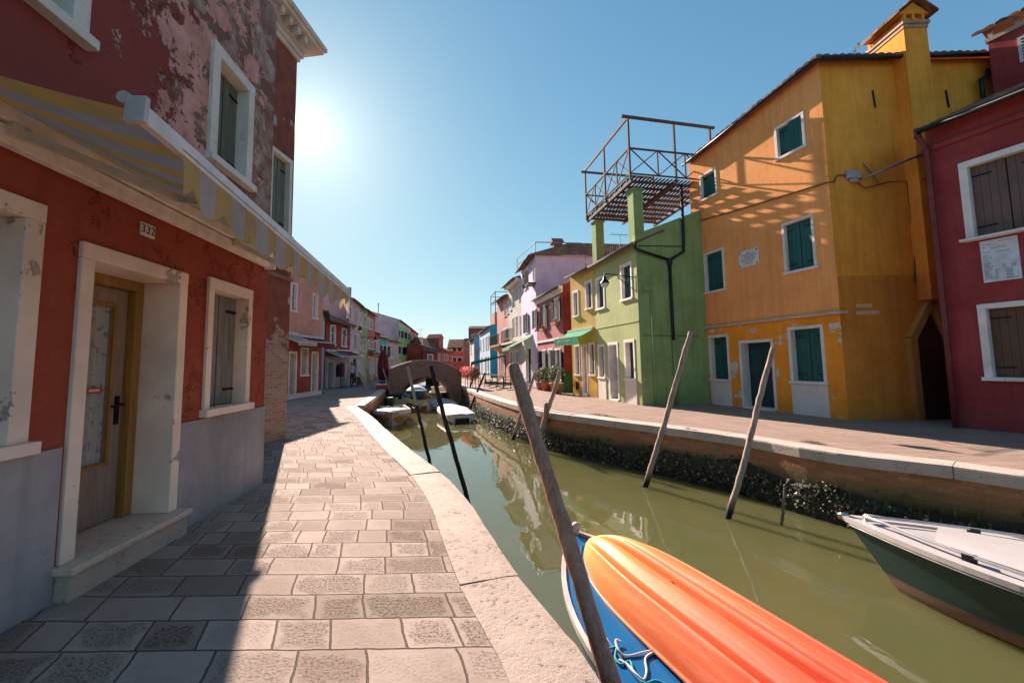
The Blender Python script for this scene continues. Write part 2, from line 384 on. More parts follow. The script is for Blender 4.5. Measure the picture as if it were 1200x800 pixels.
b.subsurface_method = 'BURLEY'; b.inputs['Subsurface Weight'].default_value = 1.; b.inputs['Subsurface Radius'].default_value = (1., .9, .5); b.inputs['Subsurface Scale'].default_value = .8
BUMP(nt, b, M(nt, 'ADD', M(nt, 'MULTIPLY', n1, .3), n2), .007, .7)
WATER_M = m_
SET_M = slab_mat('paving_setts', .335, .265, ((.44, .350, .302), (.36, .283, .243), (.215, .158, .124), (.21, .152, .12)), margin=.03, jdark=.6, joint=.0075)
SET2_M = slab_mat('far_paving_setts', .45, .30, ((.37, .262, .212), (.335, .24, .195), (.285, .205, .163), (.24, .17, .133)), pit=.4, speck=.3, jdark=.62)
QUAY_M = brick_mat('quay_brick', (.40, .14, .055), (.56, .225, .095), (.30, .22, .15), algae=(-.36, -.50, -.72))
COPE_M = stone_mat('istrian_stone', (.335, .252, .208), (.41, .318, .266), speck=.55)
COPE2_M = stone_mat('weathered_coping_stone', (.46, .37, .315), (.58, .475, .41), speck=.5)
FRAME_M = stone_mat('window_stone', (.68, .62, .56), (.80, .75, .69), speck=.25)
WHITE_FR = painted('white_painted_stone', (.82, .76, .72), .62, (.4, .33, .28))
PINK_FR = painted('pale_painted_stone', (.86, .68, .57), .61, (.42, .34, .28))
SLAB_M = stone_mat('stone_panel', (.62, .55, .49), (.74, .67, .61), speck=.45, scale=.6)
TILE_M = tile_mat('roof_tiles')
GLASS_M = glass_mat('window_glass')
DARK_M = plain('dark_interior', (.012, .011, .010), .9)
TEAL_M = painted('teal_shutter_paint', (.015, .10, .088), .73, (.07, .1, .09), .5)
DTEAL_M = painted('dark_teal_paint', (.012, .05, .055), .75, (.04, .06, .06), .5)
NAVY_M = painted('dark_green_shutter_paint', (.012, .028, .032), .76, (.04, .05, .05), .8)
BROWN_SH = painted('brown_shutter_paint', (.13, .075, .05), .74, (.2, .15, .11), .5)
MAUVE_SH = painted('mauve_brown_shutter_paint', (.17, .10, .085), .76, (.24, .18, .15), .5)
GREY_SH = woodmat('weathered_grey_wood', (.30, .28, .25), (.15, .14, .125), 'z')
IRON_M = plain('black_iron', (.015, .015, .016), .5, .6)
GUT_M = plain('dark_gutter_metal', (.03, .035, .04), .45, .7)
GUTL_M = plain('grey_gutter_metal', (.10, .095, .09), .85, 0., spec=.1)
WOOD_T = woodmat('terrace_timber', (.17, .11, .09), (.07, .042, .036), 'x')
OCHRE_W = woodmat('varnished_wood', (.42, .22, .055), (.24, .11, .025), 'z', rough=.5)
GREYW_W = woodmat('worn_door_wood', (.36, .26, .20), (.24, .16, .12), 'z', rough=.65)
POLE_M = woodmat('mooring_pole_wood', (.44, .31, .24), (.17, .11, .085), 'z', wet=-1.05)
POLE_DK = woodmat('tarred_pole_wood', (.035, .028, .024), (.012, .010, .009), 'z', wet=-1.05)
WHITE_PL = plain('white_plastic', (.75, .73, .70), .4)
SASH_M = plain('white_sash_paint', (.68, .64, .58), .5)
TERRA_M = plain('terracotta', (.38, .16, .09), .85, bump=.003)
INK_M = plain('ink', (.02, .02, .022), .6)
PAPER_M = plain('white_marble', (.66, .62, .58), .5)

# ------------------------------------------------------------------ canal banks
def smooth(pts, step=.3):
    P = [Vector((p[0], p[1])) for p in pts]; P = [2 * P[0] - P[1]] + P + [2 * P[-1] - P[-2]]; out = []
    for i in range(1, len(P) - 2):
        n = max(1, int((P[i + 1] - P[i]).length / step))
        for k in range(n):
            t = k / n; p0, p1, p2, p3 = P[i - 1:i + 3]
            out.append(.5 * ((2 * p1) + (p2 - p0) * t + (2 * p0 - 5 * p1 + 4 * p2 - p3) * t * t + (3 * p1 - p0 - 3 * p2 + p3) * t ** 3))
    out.append(P[-2]); return out
def lin(pts, step=.4):
    out = []
    for a, b in zip(pts, pts[1:]):
        a = Vector(a); b = Vector(b); n = max(1, int((b - a).length / step))
        out += [a + (b - a) * k / n for k in range(n)]
    return out + [Vector(pts[-1])]
L_near = smooth([(1.7, -7), (1.15, -2), (.85, .5), (.49, 2.11), (.36, 2.52), (.17, 3.05), (-.06, 3.87), (-.31, 4.79), (-.73, 5.89), (-1.48, 7.5), (-2.46, 9.73), (-3.59, 12.36), (-5.06, 15.5)], .12)
L_far = lin([(-4.78, 15.55), (-6.38, 24.73), (-7.6, 31), (-8.8, 38), (-10.4, 50), (-11.3, 57), (-13, 64), (-14, 90), (-15, 130)], .6)
rp = [G(*p) for p in ((1200, 558), (980, 531), (871, 512.7), (780, 500.4), (700, 490.4), (622, 479), (560, 461))]
R_all = smooth([(10.5, -6), (8.0, 1.5)] + [(p.x, p.y) for p in rp] + [(-2.1, 28.5), (-2.9, 33), (-4.2, 39), (-5.5, 45), (-7.5, 56), (-10, 63), (-10.6, 90), (-11, 130)], .4)
random.seed(3)
def offset(poly, w):
    out = []
    for i, p in enumerate(poly):
        d = (poly[min(i + 1, len(poly) - 1)] - poly[max(i - 1, 0)]).normalized()
        out.append(p + Vector((-d.y, d.x)) * w)
    return out
def arcs(poly):
    s = [0.]
    for a, b in zip(poly, poly[1:]): s.append(s[-1] + (b - a).length)
    return s
def pavement(name, label, inner, sign, mat, offs):
    m = MB(); sa = arcs(inner); rows = []; uvs = []
    for p, s in zip(inner, sa):
        rows.append([(p.x + sign * o, p.y, .004 * math.sin(p.y * 1.7 + o * 1.3) if o else 0.) for o in offs]); uvs.append([(o, p.y * 1.02) for o in offs])
    m.grid(rows, uvs=uvs, smooth=True)
    o = m.build(name, mat); tag(o, label, 'pavement', kind='structure')
    if o.data.polygons[0].normal.z < 0: o.data.flip_normals()
    return o
CW = .42
Lin = offset(L_near, CW); Rin = offset(R_all, -.42)
Lin_f = offset(L_far, .35)
offs = [0, .5, 1, 1.5, 2, 2.5, 3, 3.5, 4, 5, 6, 8, 10, 14, 20, 40, 80]
pavement('pavement', 'stone paved canal side path of worn setts in front of the left hand row', Lin + [p for p in Lin_f if p.y > Lin[-1].y + .05], -1, SET_M, offs)
pavement('pavement', 'pinkish paved quay in front of the green and orange houses', Rin, 1, SET2_M, offs)
g = MB(); g.quad((-1500, -300, -2.4), (1500, -300, -2.4), (1500, 2500, -2.4), (-1500, 2500, -2.4))
tag(g.build('ground', plain('mud', (.05, .045, .03), .9)), 'muddy lagoon bed under the canal', 'ground', kind='structure')
g = MB(); g.quad((-1500, -300, WATER), (1500, -300, WATER), (1500, 2500, WATER), (-1500, 2500, WATER))
tag(g.build('water', WATER_M), 'murky green canal water with reflections', 'water', kind='structure')

def canal_wall(label, poly, side, copem, cw, ymax, stones=True, th=.17):
    root = empty('canal_wall', (poly[0].x, poly[0].y, 0), label, 'wall'); off = -root.location
    n = -side  # side +1: land lies to the left of the path
    m = MB(); face = offset(poly, side * .03); sa = arcs(poly); rows = []; uvs = []
    for z in (-.15, -.4, -.7, -1.0, -1.3, -2.3):
        jit = 0 if z > -.3 else .03
        rows.append([(p.x + off.x, p.y + off.y, z) for p in face]); uvs.append([(s, z) for s in sa])
    m.grid(rows, uvs=uvs, smooth=True); m.build('brick_face', QUAY_M, root)
    i = 0; inner = offset(poly, side * cw)
    while i < len(poly) - 2 and poly[i].y < ymax:
        L = random.uniform(1.0, 1.7); j = i + 1
        while j < len(poly) - 1 and sa[j] - sa[i] < L: j += 1
        dz = random.uniform(.002, .012); m = MB(); jo = random.uniform(-.006, .006)
        loop_o = [Vector(poly[k]) for k in range(i, j + 1)]; loop_i = [Vector(inner[k]) for k in range(i, j + 1)]
        # a hair of a joint between stones
        g = .004; d0 = (loop_o[1] - loop_o[0]).normalized() * g; d1 = (loop_o[-1] - loop_o[-2]).normalized() * g
        loop_o[0] = loop_o[0] + d0; loop_i[0] = loop_i[0] + d0; loop_o[-1] = loop_o[-1] - d1; loop_i[-1] = loop_i[-1] - d1
        nx = 5
        top = []
        for a, b_ in zip(loop_o, loop_i):
            a = a + (a - b_).normalized() * (jo + random.uniform(-.004, .004))
            top.append([a.lerp(b_, k / nx) for k in range(nx + 1)])
        V3 = lambda p, z: (p.x + off.x, p.y + off.y, z)
        m.grid([[V3(p, dz + random.uniform(-.0025, .0025) - (.008 if k == 0 else 0)) for k, p in enumerate(r)] for r in top])
        e0 = len(m.v)
        nn = len(top)
        outer = [r[0] for r in top]
        rim = [V3(p, dz - .008) for p in outer]; mid = [V3(p + (p - q[1]).normalized() * .006, dz - .03) for p, q in zip(outer, top)]; low = [V3(p + (p - q[1]).normalized() * .004 * random.uniform(-1, 1), -th) for p, q in zip(outer, top)]
        m.grid([rim, mid, low], smooth=False)
        m.grid([low, [V3(r[-1], -th) for r in top]])
        for r in (top[0], top[-1]): m.quad(V3(r[0], dz - .008), V3(r[-1], dz), V3(r[-1], -th), V3(r[0], -th))
        m.build('coping_stone', copem, root); i = j
    return root
LW = canal_wall('low canal wall with pale worn coping beside the foreground path', L_near, 1, COPE_M, CW, 20)
LF = canal_wall('weedy canal wall below the far left quay, running up to the bridge', [p for p in L_far], 1, COPE2_M, .35, 40, th=.14)
RW = canal_wall('long brick canal wall on the right, crusted with mussels under pale coping', R_all, -1, COPE2_M, .42, 36)

# mussels and oysters crusting the tidal zone of the wall
def mussel_mat():
    m, nt, b = newmat('mussel_shells')
    r = nd(nt, 'ShaderNodeNewGeometry').outputs['Random Per Island']
    k = MIX(nt, RAMP(nt, r, .0, .7), (.008, .008, .006), (.085, .070, .036)); k = MIX(nt, RAMP(nt, r, .80, .99), k, (.50, .38, .25))
    k = MIX(nt, RAMP(nt, NOISE(nt, COORD(nt, 5), 3, 4), .5, .65, 0, .5), k, (.07, .075, .022))
    setin(nt, b.inputs['Base Color'], k); b.inputs['Roughness'].default_value = .6
    return m
MUSS = mussel_mat()
def mussels(root, poly, side, y0, y1, n, top=-.62):
    off = -root.location; m = MB(); sa = arcs(poly); face = offset(poly, side * .03)
    idx = [i for i in range(len(poly) - 1) if y0 < poly[i].y < y1]
    for _ in range(n):
        i = random.choice(idx) if random.random() < .5 else idx[int(len(idx) * random.random() ** 1.6)]
        t = random.random(); p = face[i].lerp(face[i + 1], t); d = (face[i + 1] - face[i]).normalized()
        nrm = Vector((d.y, -d.x)) * side
        f = random.random() ** .8; z = top + .16 * math.sin(sa[i] * .9) * .6 + .07 * math.sin(sa[i] * 3.7 + 1) + .05 * math.sin(sa[i] * 8.3) + .1 * random.gauss(0, .5) - f * .5
        z = max(z, WATER - .08)
        bulge = .03 + .10 * min(1, max(0, (top - z) / .35)) * random.uniform(.4, 1.1)
        c = Vector((p.x + off.x + nrm.x * bulge, p.y + off.y + nrm.y * bulge, z)); s = random.uniform(.012, .030) * (1.5 if random.random() < .15 else 1)
        R3 = Matrix.Rotation(random.uniform(0, 6.28), 3, Vector((random.gauss(0, 1), random.gauss(0, 1), random.gauss(0, 1))).normalized())
        a = [R3 @ Vector(q) for q in ((s * 1.6, 0, 0), (-s * 1.2, 0, 0), (0, s, 0), (0, -s, 0), (0, 0, s * .7), (0, 0, -s * .7))]
        m.add([c + q for q in a], [(0, 2, 4), (2, 1, 4), (1, 3, 4), (3, 0, 4), (2, 0, 5), (1, 2, 5), (3, 1, 5), (0, 3, 5)], smooth=False)
    # rough bed the shells grow on
    rows = []
    for zi, z in enumerate((top + .03, top - .06, top - .16, top - .26, WATER + .1, WATER - .1)):
        r = []
        for i in idx:
            p = face[i]; d = (face[i + 1] - face[i]).normalized(); nrm = Vector((d.y, -d.x)) * side
            bu = (-.01, .03, .05, .07, .09, .1)[zi] * random.uniform(.55, 1.2)
            zz = z + .09 * math.sin(sa[i] * .9) + .06 * math.sin(sa[i] * 3.7 + 1) + random.uniform(-.04, .04)
            r.append((p.x + off.x + nrm.x * bu, p.y + off.y + nrm.y * bu, zz))
        rows.append(r)
    m.grid(rows)
    o = m.build('mussel_crust', MUSS, root); o['kind'] = 'stuff'
mussels(RW, R_all, -1, 3.5, 27, 9000, top=-.60)
def weeds(root, poly, side, y0, y1, n):
    off = -root.location; m = MB(); face = offset(poly, side * .03)
    idx = [i for i in range(len(poly) - 1) if y0 < poly[i].y < y1]
    for _ in range(n):
        i = random.choice(idx); p = face[i].lerp(face[i + 1], random.random()); d = (face[i + 1] - face[i]).normalized(); nrm = Vector((d.y, -d.x)) * side
        z = random.uniform(-1.0, -.45); c = Vector((p.x + off.x + nrm.x * .03, p.y + off.y + nrm.y * .03, z)); L = random.uniform(.05, .16)
        t = Vector((d.x, d.y, 0)) * random.uniform(.01, .03); dr = Vector((nrm.x * .06 + random.gauss(0, .02), nrm.y * .06, -L))
        m.add([c - t, c + t, c + dr], [(0, 1, 2)])
    o = m.build('hanging_weed', plain('seaweed', (.07, .085, .022), .8, var=.4), root); o['kind'] = 'stuff'
weeds(LF, L_far, 1, 15.5, 27, 900)
weeds(RW, R_all, -1, 4, 24, 600)

# ------------------------------------------------------------------ house kit
class Wall:
    def __init__(s, a, b):
        s.a = Vector((a[0], a[1])); s.b = Vector((b[0], b[1])); s.L = (s.b - s.a).length; s.d = (s.b - s.a) / s.L
        s.n = Vector((-s.d.y, s.d.x))      # into the house
        s.rz = math.atan2(s.d.y, s.d.x)
    def uz(s, px, py, y=0.):
        d = ray(px, py); o = s.a + s.n * y
        t = (o.x * s.n.x + o.y * s.n.y) / (d.x * s.n.x + d.y * s.n.y)
        return ((Vector((d.x * t, d.y * t)) - o).dot(s.d), EYE + d.z * t)
    def rect(s, x0, y0, x1, y1):
        xm = (x0 + x1) / 2; ym = (y0 + y1) / 2
        return (s.uz(x0, ym)[0], s.uz(x1, ym)[0], s.uz(xm, y1)[1], s.uz(xm, y0)[1])
    def world(s, u, y, z=0): p = s.a + s.d * u + s.n * y; return Vector((p.x, p.y, z))
    def local(s, P): q = Vector((P[0], P[1])) - s.a; return Vector((q.dot(s.d), q.dot(s.n), P[2]))
def facade(m, L, zl, zr, holes, y=0., zb=-.3, sub=1.2, u_start=0.):
    us = sorted(set([u_start, L] + [round(v, 4) for h in holes for v in h[:2]])); zs = sorted(set([zb] + [round(v, 4) for h in holes for v in h[2:4]]))
    tops = lambda u: zl + (zr - zl) * (u - u_start) / (L - u_start)
    for a, b_ in zip(us, us[1:]):
        for k in range(len(zs)):
            z0 = zs[k]; z1 = zs[k + 1] if k + 1 < len(zs) else None
            um = (a + b_) / 2; zm = (z0 + z1) / 2 if z1 is not None else z0 + .01
            if any(h[0] < um < h[1] and h[2] < zm < h[3] for h in holes): continue
            if z1 is None: m.quad((a, y, z0), (b_, y, z0), (b_, y, tops(b_)), (a, y, tops(a)))
            else: m.quad((a, y, z0), (b_, y, z0), (b_, y, z1), (a, y, z1))
def frame_bars(m, u0, u1, z0, z1, fw, proud, depth, sill=True, lw=None, sill_out=.05):
    lw = lw or fw
    m.box(u0 - fw, u0, -proud, depth, z0, z1); m.box(u1, u1 + fw, -proud, depth, z0, z1)
    m.box(u0 - fw, u1 + fw, -proud - .003, depth, z1, z1 + lw)
    if sill: m.box(u0 - fw - .03, u1 + fw + .03, -proud - sill_out, depth, z0 - .075, z0)
def plank_leaf(m, u0, u1, z0, z1, y, n=4, th=.03, vert=True):
    w = (u1 - u0) / n
    for k in range(n):
        dy = random.uniform(-.002, .002); m.box(u0 + k * w + .003, u0 + (k + 1) * w - .003, y + dy, y + th + dy, z0, z1)
    m.box(u0, u1, y + th * .5, y + th + .012, z0 + .01, z1 - .01)
def hinge(m, u0, u1, z, y): m.box(u0, u1, y - .012, y, z - .014, z + .014); m.tube([(u0 + .01, y - .012, z - .05), (u0 + .01, y - .012, z + .05)], .012, 6)
def window(root, r, kind='closed', fm=None, sm=None, fw=.08, proud=.025, depth=.12, sill=True, grp=None, bars=True, leaves=2, lw=None, hm=None, ajar=False):
    u0, u1, z0, z1 = r; fm = fm or FRAME_M; sm = sm or TEAL_M; hm = hm or IRON_M
    m = MB(); frame_bars(m, u0, u1, z0, z1, fw, proud, depth + .05, sill, lw); win = m.build('window', fm, root, bevel=.006)
    um = (u0 + u1) / 2
    if kind in ('closed', 'half'):
        ls = [(u0, um - .004), (um + .004, u1)] if leaves == 2 else [(u0, u1)]
        for i, (a, b_) in enumerate(ls):
            m = MB(); plank_leaf(m, a + .004, b_ - .004, z0 + .012, z1 - .008, depth * .75, n=max(2, round((b_ - a) / .13)))
            if ajar and i == 1:
                Q = Matrix.Translation((b_, depth * .3, 0)) @ Matrix.Rotation(rad(14), 4, 'Z') @ Matrix.Translation((-b_, -depth * .75, 0)); m.v = [tuple(Q @ Vector(v)) for v in m.v]
            sh = m.build('shutter', sm, win)
            for z in (() if ajar and i == 1 else (z0 + (z1 - z0) * .14, z0 + (z1 - z0) * .86)):
                m = MB(); x_ = (a + .01, a + (b_ - a) * .6) if i == 0 else (b_ - (b_ - a) * .6, b_ - .01); m.box(x_[0], x_[1], depth * .75 - .012, depth * .75 + .004, z - .014, z + .014); m.build('hinge_strap', hm, sh)
        m = MB(); m.quad((u0, depth + .06, z0), (u1, depth + .06, z0), (u1, depth + .06, z1), (u0, depth + .06, z1)); m.build('backing', DARK_M, win)
    else:
        m = MB(); m.quad((u0, depth, z0), (u1, depth, z0), (u1, depth, z1), (u0, depth, z1)); m.build('pane', GLASS_M, win)
        if bars:
            m = MB(); y = depth - .02
            for a, b_ in ((u0, u0 + .045), (um - .03, um + .03), (u1 - .045, u1)): m.box(a, b_, y - .02, y, z0, z1)
            for z in (z0, z1 - .045, z0 + (z1 - z0) * .6): m.box(u0 + .045, um - .03, y - .018, y - .001, z, z + .045); m.box(um + .03, u1 - .045, y - .018, y - .001, z, z + .045)
            m.build('sash', SASH_M, win)
        if kind == 'open':
            w = (u1 - u0) / 2
            for sgn, ue in ((-1, u0), (1, u1)):
                a = rad(random.uniform(8, 16)); m = MB()
                plank_leaf(m, 0, w, z0, z1, -.03, n=3)
                if sgn < 0: Rm = Matrix.Translation((ue, -proud - .03, 0)) @ Matrix.Rotation(math.pi + a, 4, 'Z')
                else: Rm = Matrix.Translation((ue, -proud - .03, 0)) @ Matrix.Rotation(-a, 4, 'Z')
                m.v = [tuple(Rm @ Vector(v)) for v in m.v]; m.build('shutter', sm, win)
    return win
def door(root, r, fm=None, dm=None, fw=.1, proud=.02, depth=.25, handle=True, panels=True, lw=None):
    u0, u1, z0, z1 = r; m = MB(); frame_bars(m, u0, u1, z0, z1, fw, proud, depth + .03, False, lw)
    m.box(u0 - .02, u1 + .02, -.05, depth + .03, z0 - .12, z0 + .015)
    fr = m.build('door_frame', fm or FRAME_M, root, bevel=.006)
    m = MB(); m.box(u0, u1, depth, depth + .045, z0 + .02, z1)
    if panels:
        um = (u0 + u1) / 2; w = (u1 - u0)
        for a, b_ in ((u0 + .08, um - .03), (um + .03, u1 - .08)):
            for za, zb in ((.08, .42), (.47, .93)): m.box(a, b_, depth - .016, depth, z0 + (z1 - z0) * za, z0 + (z1 - z0) * zb)
    d = m.build('door', dm or DTEAL_M, root, bevel=.004)
    if handle:
        m = MB(); m.ball((u1 - .12, depth - .05, z0 + 1.0), .03); m.tube([(u1 - .12, depth - .04, z0 + 1.0), (u1 - .12, depth, z0 + 1.0)], .012, 6); m.build('handle', plain('brass', (.45, .3, .1), .35, .9), d)
    return d
def tile_roof(root, c00, c10, c11, c01, name='roof', per=.2, amp=.035, th=.09, mat=None, seg=6):
    """barrel tiles: corrugated along the eave c00-c10, rising to c01-c11"""
    c00, c10, c11, c01 = map(Vector, (c00, c10, c11, c01)); L = max((c10 - c00).length, (c11 - c01).length); H = ((c01 - c00).length + (c11 - c10).length) / 2
    nu = int(L / per) * seg + 1; nv = max(2, int(H / .38)) + 1; m = MB(); rows = []; up = Vector((0, 0, 1))
    jit = [random.uniform(-.02, .02) for _ in range(nu // seg + 2)]
    for j in range(nv):
        for sub in ((0, 1) if j < nv - 1 else (0,)):
            v = (j + (.98 if sub else 0)) / (nv - 1); r = []
            for i in range(nu):
                u = i / (nu - 1); p = (c00.lerp(c10, u)).lerp(c01.lerp(c11, u), min(1, v))
                k = i // seg
                h = amp * abs(math.sin(math.pi * i / seg)) if True else 0
                r.append(p + up * (th + h - (.022 if sub else 0) + jit[k] * .25) + ((c00 - c01).normalized() * jit[k] if j == 0 and not sub else Vector()))
            rows.append(r)
    m.grid(rows, smooth=False)
    m.grid([rows[0], [c00.lerp(c10, i / (nu - 1)) for i in range(nu)]])
    m.quad(c00, c10, c11, c01)
    for a, b_ in ((c00, c01), (c10, c11)): m.quad(a, b_, b_ + up * th, a + up * th)
    return m.build(name, mat or TILE_M, root)
def house(name, label, w, zl, zr, D, mat, ops=(), roof=True, rise=.35, foot=None, gutter=True, over=.25, side_mat=None, group=None, cat='house', gutm=None):
    """ops: holes are cut for each opening; the opening itself is built by the caller"""
    root = empty(name, (w.a.x, w.a.y, 0), label, cat, w.rz, group); L = w.L
    holes = [(r[0] - .015, r[1] + .015, r[2] - .015, r[3] + .015) for r in ops]
    m = MB(); facade(m, L, zl, zr, holes)
    bl, br = foot or ((0, D), (L, D)); zmid = max(zl, zr) + rise * D / 2; zr2 = zr + rise * D / 2; zl2 = zl + rise * D / 2
    mid = lambda p: (p[0] / 2 + (0 if p is bl else L / 2), p[1] / 2)
    ml = mid(bl); mr = mid(br)
    if not roof: zl2 = zl; zr2 = zr
    m.add([(0, 0, -.3), (bl[0], bl[1], -.3), (bl[0], bl[1], zl), (ml[0], ml[1], zl2), (0, 0, zl)], [(0, 1, 2, 3, 4)], 1)
    m.add([(L, 0, -.3), (br[0], br[1], -.3), (br[0], br[1], zr), (mr[0], mr[1], zr2), (L, 0, zr)], [(0, 1, 2, 3, 4)], 1)
    m.quad((bl[0], bl[1], -.3), (br[0], br[1], -.3), (br[0], br[1], zr), (bl[0], bl[1], zl), 1)
    wl = m.build('wall', [mat, side_mat or mat], root)
    if roof:
        o = over; s = rise * o
        rf = tile_roof(root, (0, -o, zl - s), (L, -o, zr - s), (mr[0], mr[1], zr2), (ml[0], ml[1], zl2))
        tile_roof(root, (br[0], br[1] + .1, zr - .03), (bl[0], bl[1] + .1, zl - .03), (ml[0], ml[1], zl2), (mr[0], mr[1], zr2), seg=4)
        if gutter:
            m = MB(); m.tube([(0, -o - .04, zl - s + .01), (L, -o - .04, zr - s + .01)], .055, 8); m.build('gutter', gutm or GUTL_M, root)
    return root

# ------------------------------------------------------------------ shared bits for houses
def band(root, L, holes, ztop, mat, name='ground_floor_render', y=-.014, u0=0.):
    m = MB(); hs = [(r[0] - .015, r[1] + .015, r[2] - .015, r[3] + .015) for r in holes]
    facade(m, L, ztop, ztop, hs, y=y, u_start=u0)
    m.quad((u0, y, ztop), (L, y, ztop), (L, .0, ztop), (u0, .0, ztop)); m.quad((L, y, -.3), (L, 0, -.3), (L, 0, ztop), (L, y, ztop)); m.quad((u0, y, -.3), (u0, 0, -.3), (u0, 0, ztop), (u0, y, ztop))
    return m.build(name, mat, root)
def awning(name, label, w, u0, u1, z0, z1, out, val, mat, vmat=None, scal=True, n=None, group=None, sides=True, frame=True):
    """pent awning of cloth on a thin frame with a hanging valance"""
    root = empty(name, w.world(u0, 0, 0), label, 'awning', w.rz, group); L = u1 - u0; m = MB()
    rows = []; uvs = []; k = 8; nu = max(8, int(L / .06))
    for j in range(k + 1):
        t = j / k; rows.append([(L * i / nu, -.03 - out * t, z0 + (z1 - z0) * t - .05 * math.sin(math.pi * t)) for i in range(nu + 1)]); uvs.append([(L * i / nu, t) for i in range(nu + 1)])
    m.grid(rows, uvs=uvs, smooth=True)
    m.build('canopy', mat, root)
    if val:
        m = MB(); yv = -.03 - out - .012; top = []; bot = []; ut = []
        for i in range(nu + 1):
            x = L * i / nu; s = abs(math.sin(math.pi * x / (.3 if L > 1.5 else .2))) if scal else 1
            top.append((x, yv, z1)); bot.append((x, yv - .004 * math.sin(x * 20), z1 - val * (.75 + .25 * s))); ut.append((x, 0))
        m.grid([top, bot], uvs=[ut, ut]); m.build('valance', vmat or mat, root)
    if frame:
        m = MB(); m.obox((0, -.03 - out, z1 + .012), (L, -.03 - out, z1 + .012), .035, .035)
        m.box(0, L, -.09, -.004, z0 - .02, z0 + .07)
        for x in (.03, L - .03): m.obox((x, -.05, z0 - .06), (x, -out, z1 - .02), .025, .03)
        m.build('frame', SASH_M, root)
    return root
def clothmat(name, c1, c2=None, w=.2, trans=.25, off=0.):
    m, nt, b = newmat(name)
    if c2:
        u = XYZ(nt, nd(nt, 'ShaderNodeUVMap').outputs[0])[0]
        f = M(nt, 'FRACT', M(nt, 'ADD', M(nt, 'DIVIDE', u, 2 * w), off)); k = MIX(nt, RAMP(nt, f, .49, .51), c1, c2)
    else: k = MIX(nt, 0., c1, c1)
    n = NOISE(nt, COORD(nt, 4), 5, 5, .6); k = MIX(nt, RAMP(nt, n, .4, .7, 0, .35), k, (.22, .2, .17) if c2 else tuple(q * .55 for q in c1))
    setin(nt, b.inputs['Base Color'], k); b.inputs['Roughness'].default_value = .9
    tr = nd(nt, 'ShaderNodeBsdfTranslucent', {'Color': k}); mx = nd(nt, 'ShaderNodeMixShader', {0: trans}); out = nt.nodes['Material Output']
    nt.links.new(b.outputs[0], mx.inputs[1]); nt.links.new(tr.outputs[0], mx.inputs[2]); nt.links.new(mx.outputs[0], out.inputs[0])
    return m
def downpipe(root, pts, r, mat, name='downpipe'):
    m = MB(); m.tube(pts, r, 10)
    for p in pts[1:-1]: m.tube([Vector(p) + Vector((0, 0, -.03)), Vector(p) + Vector((0, 0, .03))], r * 1.25, 10)
    return m.build(name, mat, root)

# ------------------------------------------------------------------ left: the red house with number plate and awning
UPX = 0.
def peeling_red():
    m, nt, b = newmat('peeling_red_render')
    raw = nd(nt, 'ShaderNodeTexCoord').outputs['Object']; c = COORD(nt, 21); x, y, z = XYZ(nt, raw)
    n1 = NOISE(nt, c, .8, 5, .6); n2 = NOISE(nt, c, 8, 6, .7); n4 = NOISE(nt, c, 2.3, 12, .74, .2)
    k = MIX(nt, RAMP(nt, n1, .3, .7), (.27, .052, .032), (.37, .082, .048))
    k = MIX(nt, RAMP(nt, n2, .5, .8, 0, .3), k, (.50, .16, .11))
    cs = COORD(nt, 9, scale=(3.2, 3.2, .22)); k = MIX(nt, RAMP(nt, NOISE(nt, cs, 2.4, 5), .55, .75, 0, .4), k, (.20, .035, .024))
    k = MIX(nt, M(nt, 'MULTIPLY', RAMP(nt, z, 2.9, 3.3), .6), k, (.23, .05, .05))
    # upper storey has lost its paint: pale pink undercoat, then brown old render and stone
    bias = M(nt, 'MULTIPLY', RAMP(nt, z, 3.1, 3.7), M(nt, 'MULTIPLY', RAMP(nt, x, UPX - .9, UPX + 1.5), .36))
    p1 = RAMP(nt, M(nt, 'ADD', M(nt, 'ADD', M(nt, 'MULTIPLY', n4, .75), M(nt, 'MULTIPLY', NOISE(nt, c, 6, 8, .75), .25)), bias), .71, .725)
    pk = MIX(nt, RAMP(nt, NOISE(nt, c, 5, 7, .7), .35, .68), (.50, .22, .18), (.72, .40, .35))
    k = MIX(nt, p1, k, pk)
    p2 = RAMP(nt, M(nt, 'ADD', NOISE(nt, c, 1.9, 9, .7), M(nt, 'MULTIPLY', RAMP(nt, x, UPX + .9, UPX + 2.1), .15)), .585, .60)
    sp = nd(nt, 'ShaderNodeTexVoronoi', {'Vector': c, 'Scale': 3.4}); st = MIX(nt, nd(nt, 'ShaderNodeSeparateColor', {0: sp.outputs['Color']}).outputs[0], (.22, .10, .08), (.55, .45, .38))
    k = MIX(nt, M(nt, 'MULTIPLY', p2, p1), k, MIX(nt, RAMP(nt, n2, .35, .65), (.20, .085, .065), st))
    p3 = M(nt, 'MULTIPLY', RAMP(nt, NOISE(nt, c, 2.2, 8, .7), .70, .71), RAMP(nt, z, 1.6, 1.0)); k = MIX(nt, p3, k, (.55, .42, .36))
    setin(nt, b.inputs['Base Color'], k); b.inputs['Roughness'].default_value = .9; b.inputs['Specular IOR Level'].default_value = .2
    BUMP(nt, b, M(nt, 'SUBTRACT', M(nt, 'MULTIPLY', n2, .5), M(nt, 'ADD', M(nt, 'MULTIPLY', p1, .5), p2)), .015)
    return m
a0 = G(0, 740); b0 = G(306, 567); d0 = (b0 - a0).normalized(); UO = 6.
W1 = Wall(a0 - d0 * UO, b0)
def R1(x0, y0, x1, y1): return W1.rect(x0, y0, x1, y1)
u_win0 = W1.uz(15, 385)[0]; zt0 = W1.uz(10, 249)[1]
o_win0 = (u_win0 - .95, u_win0, 1.06, zt0)
o_door = (W1.uz(95, 480)[0], W1.uz(201, 466)[0], .22, W1.uz(155, 318)[1])
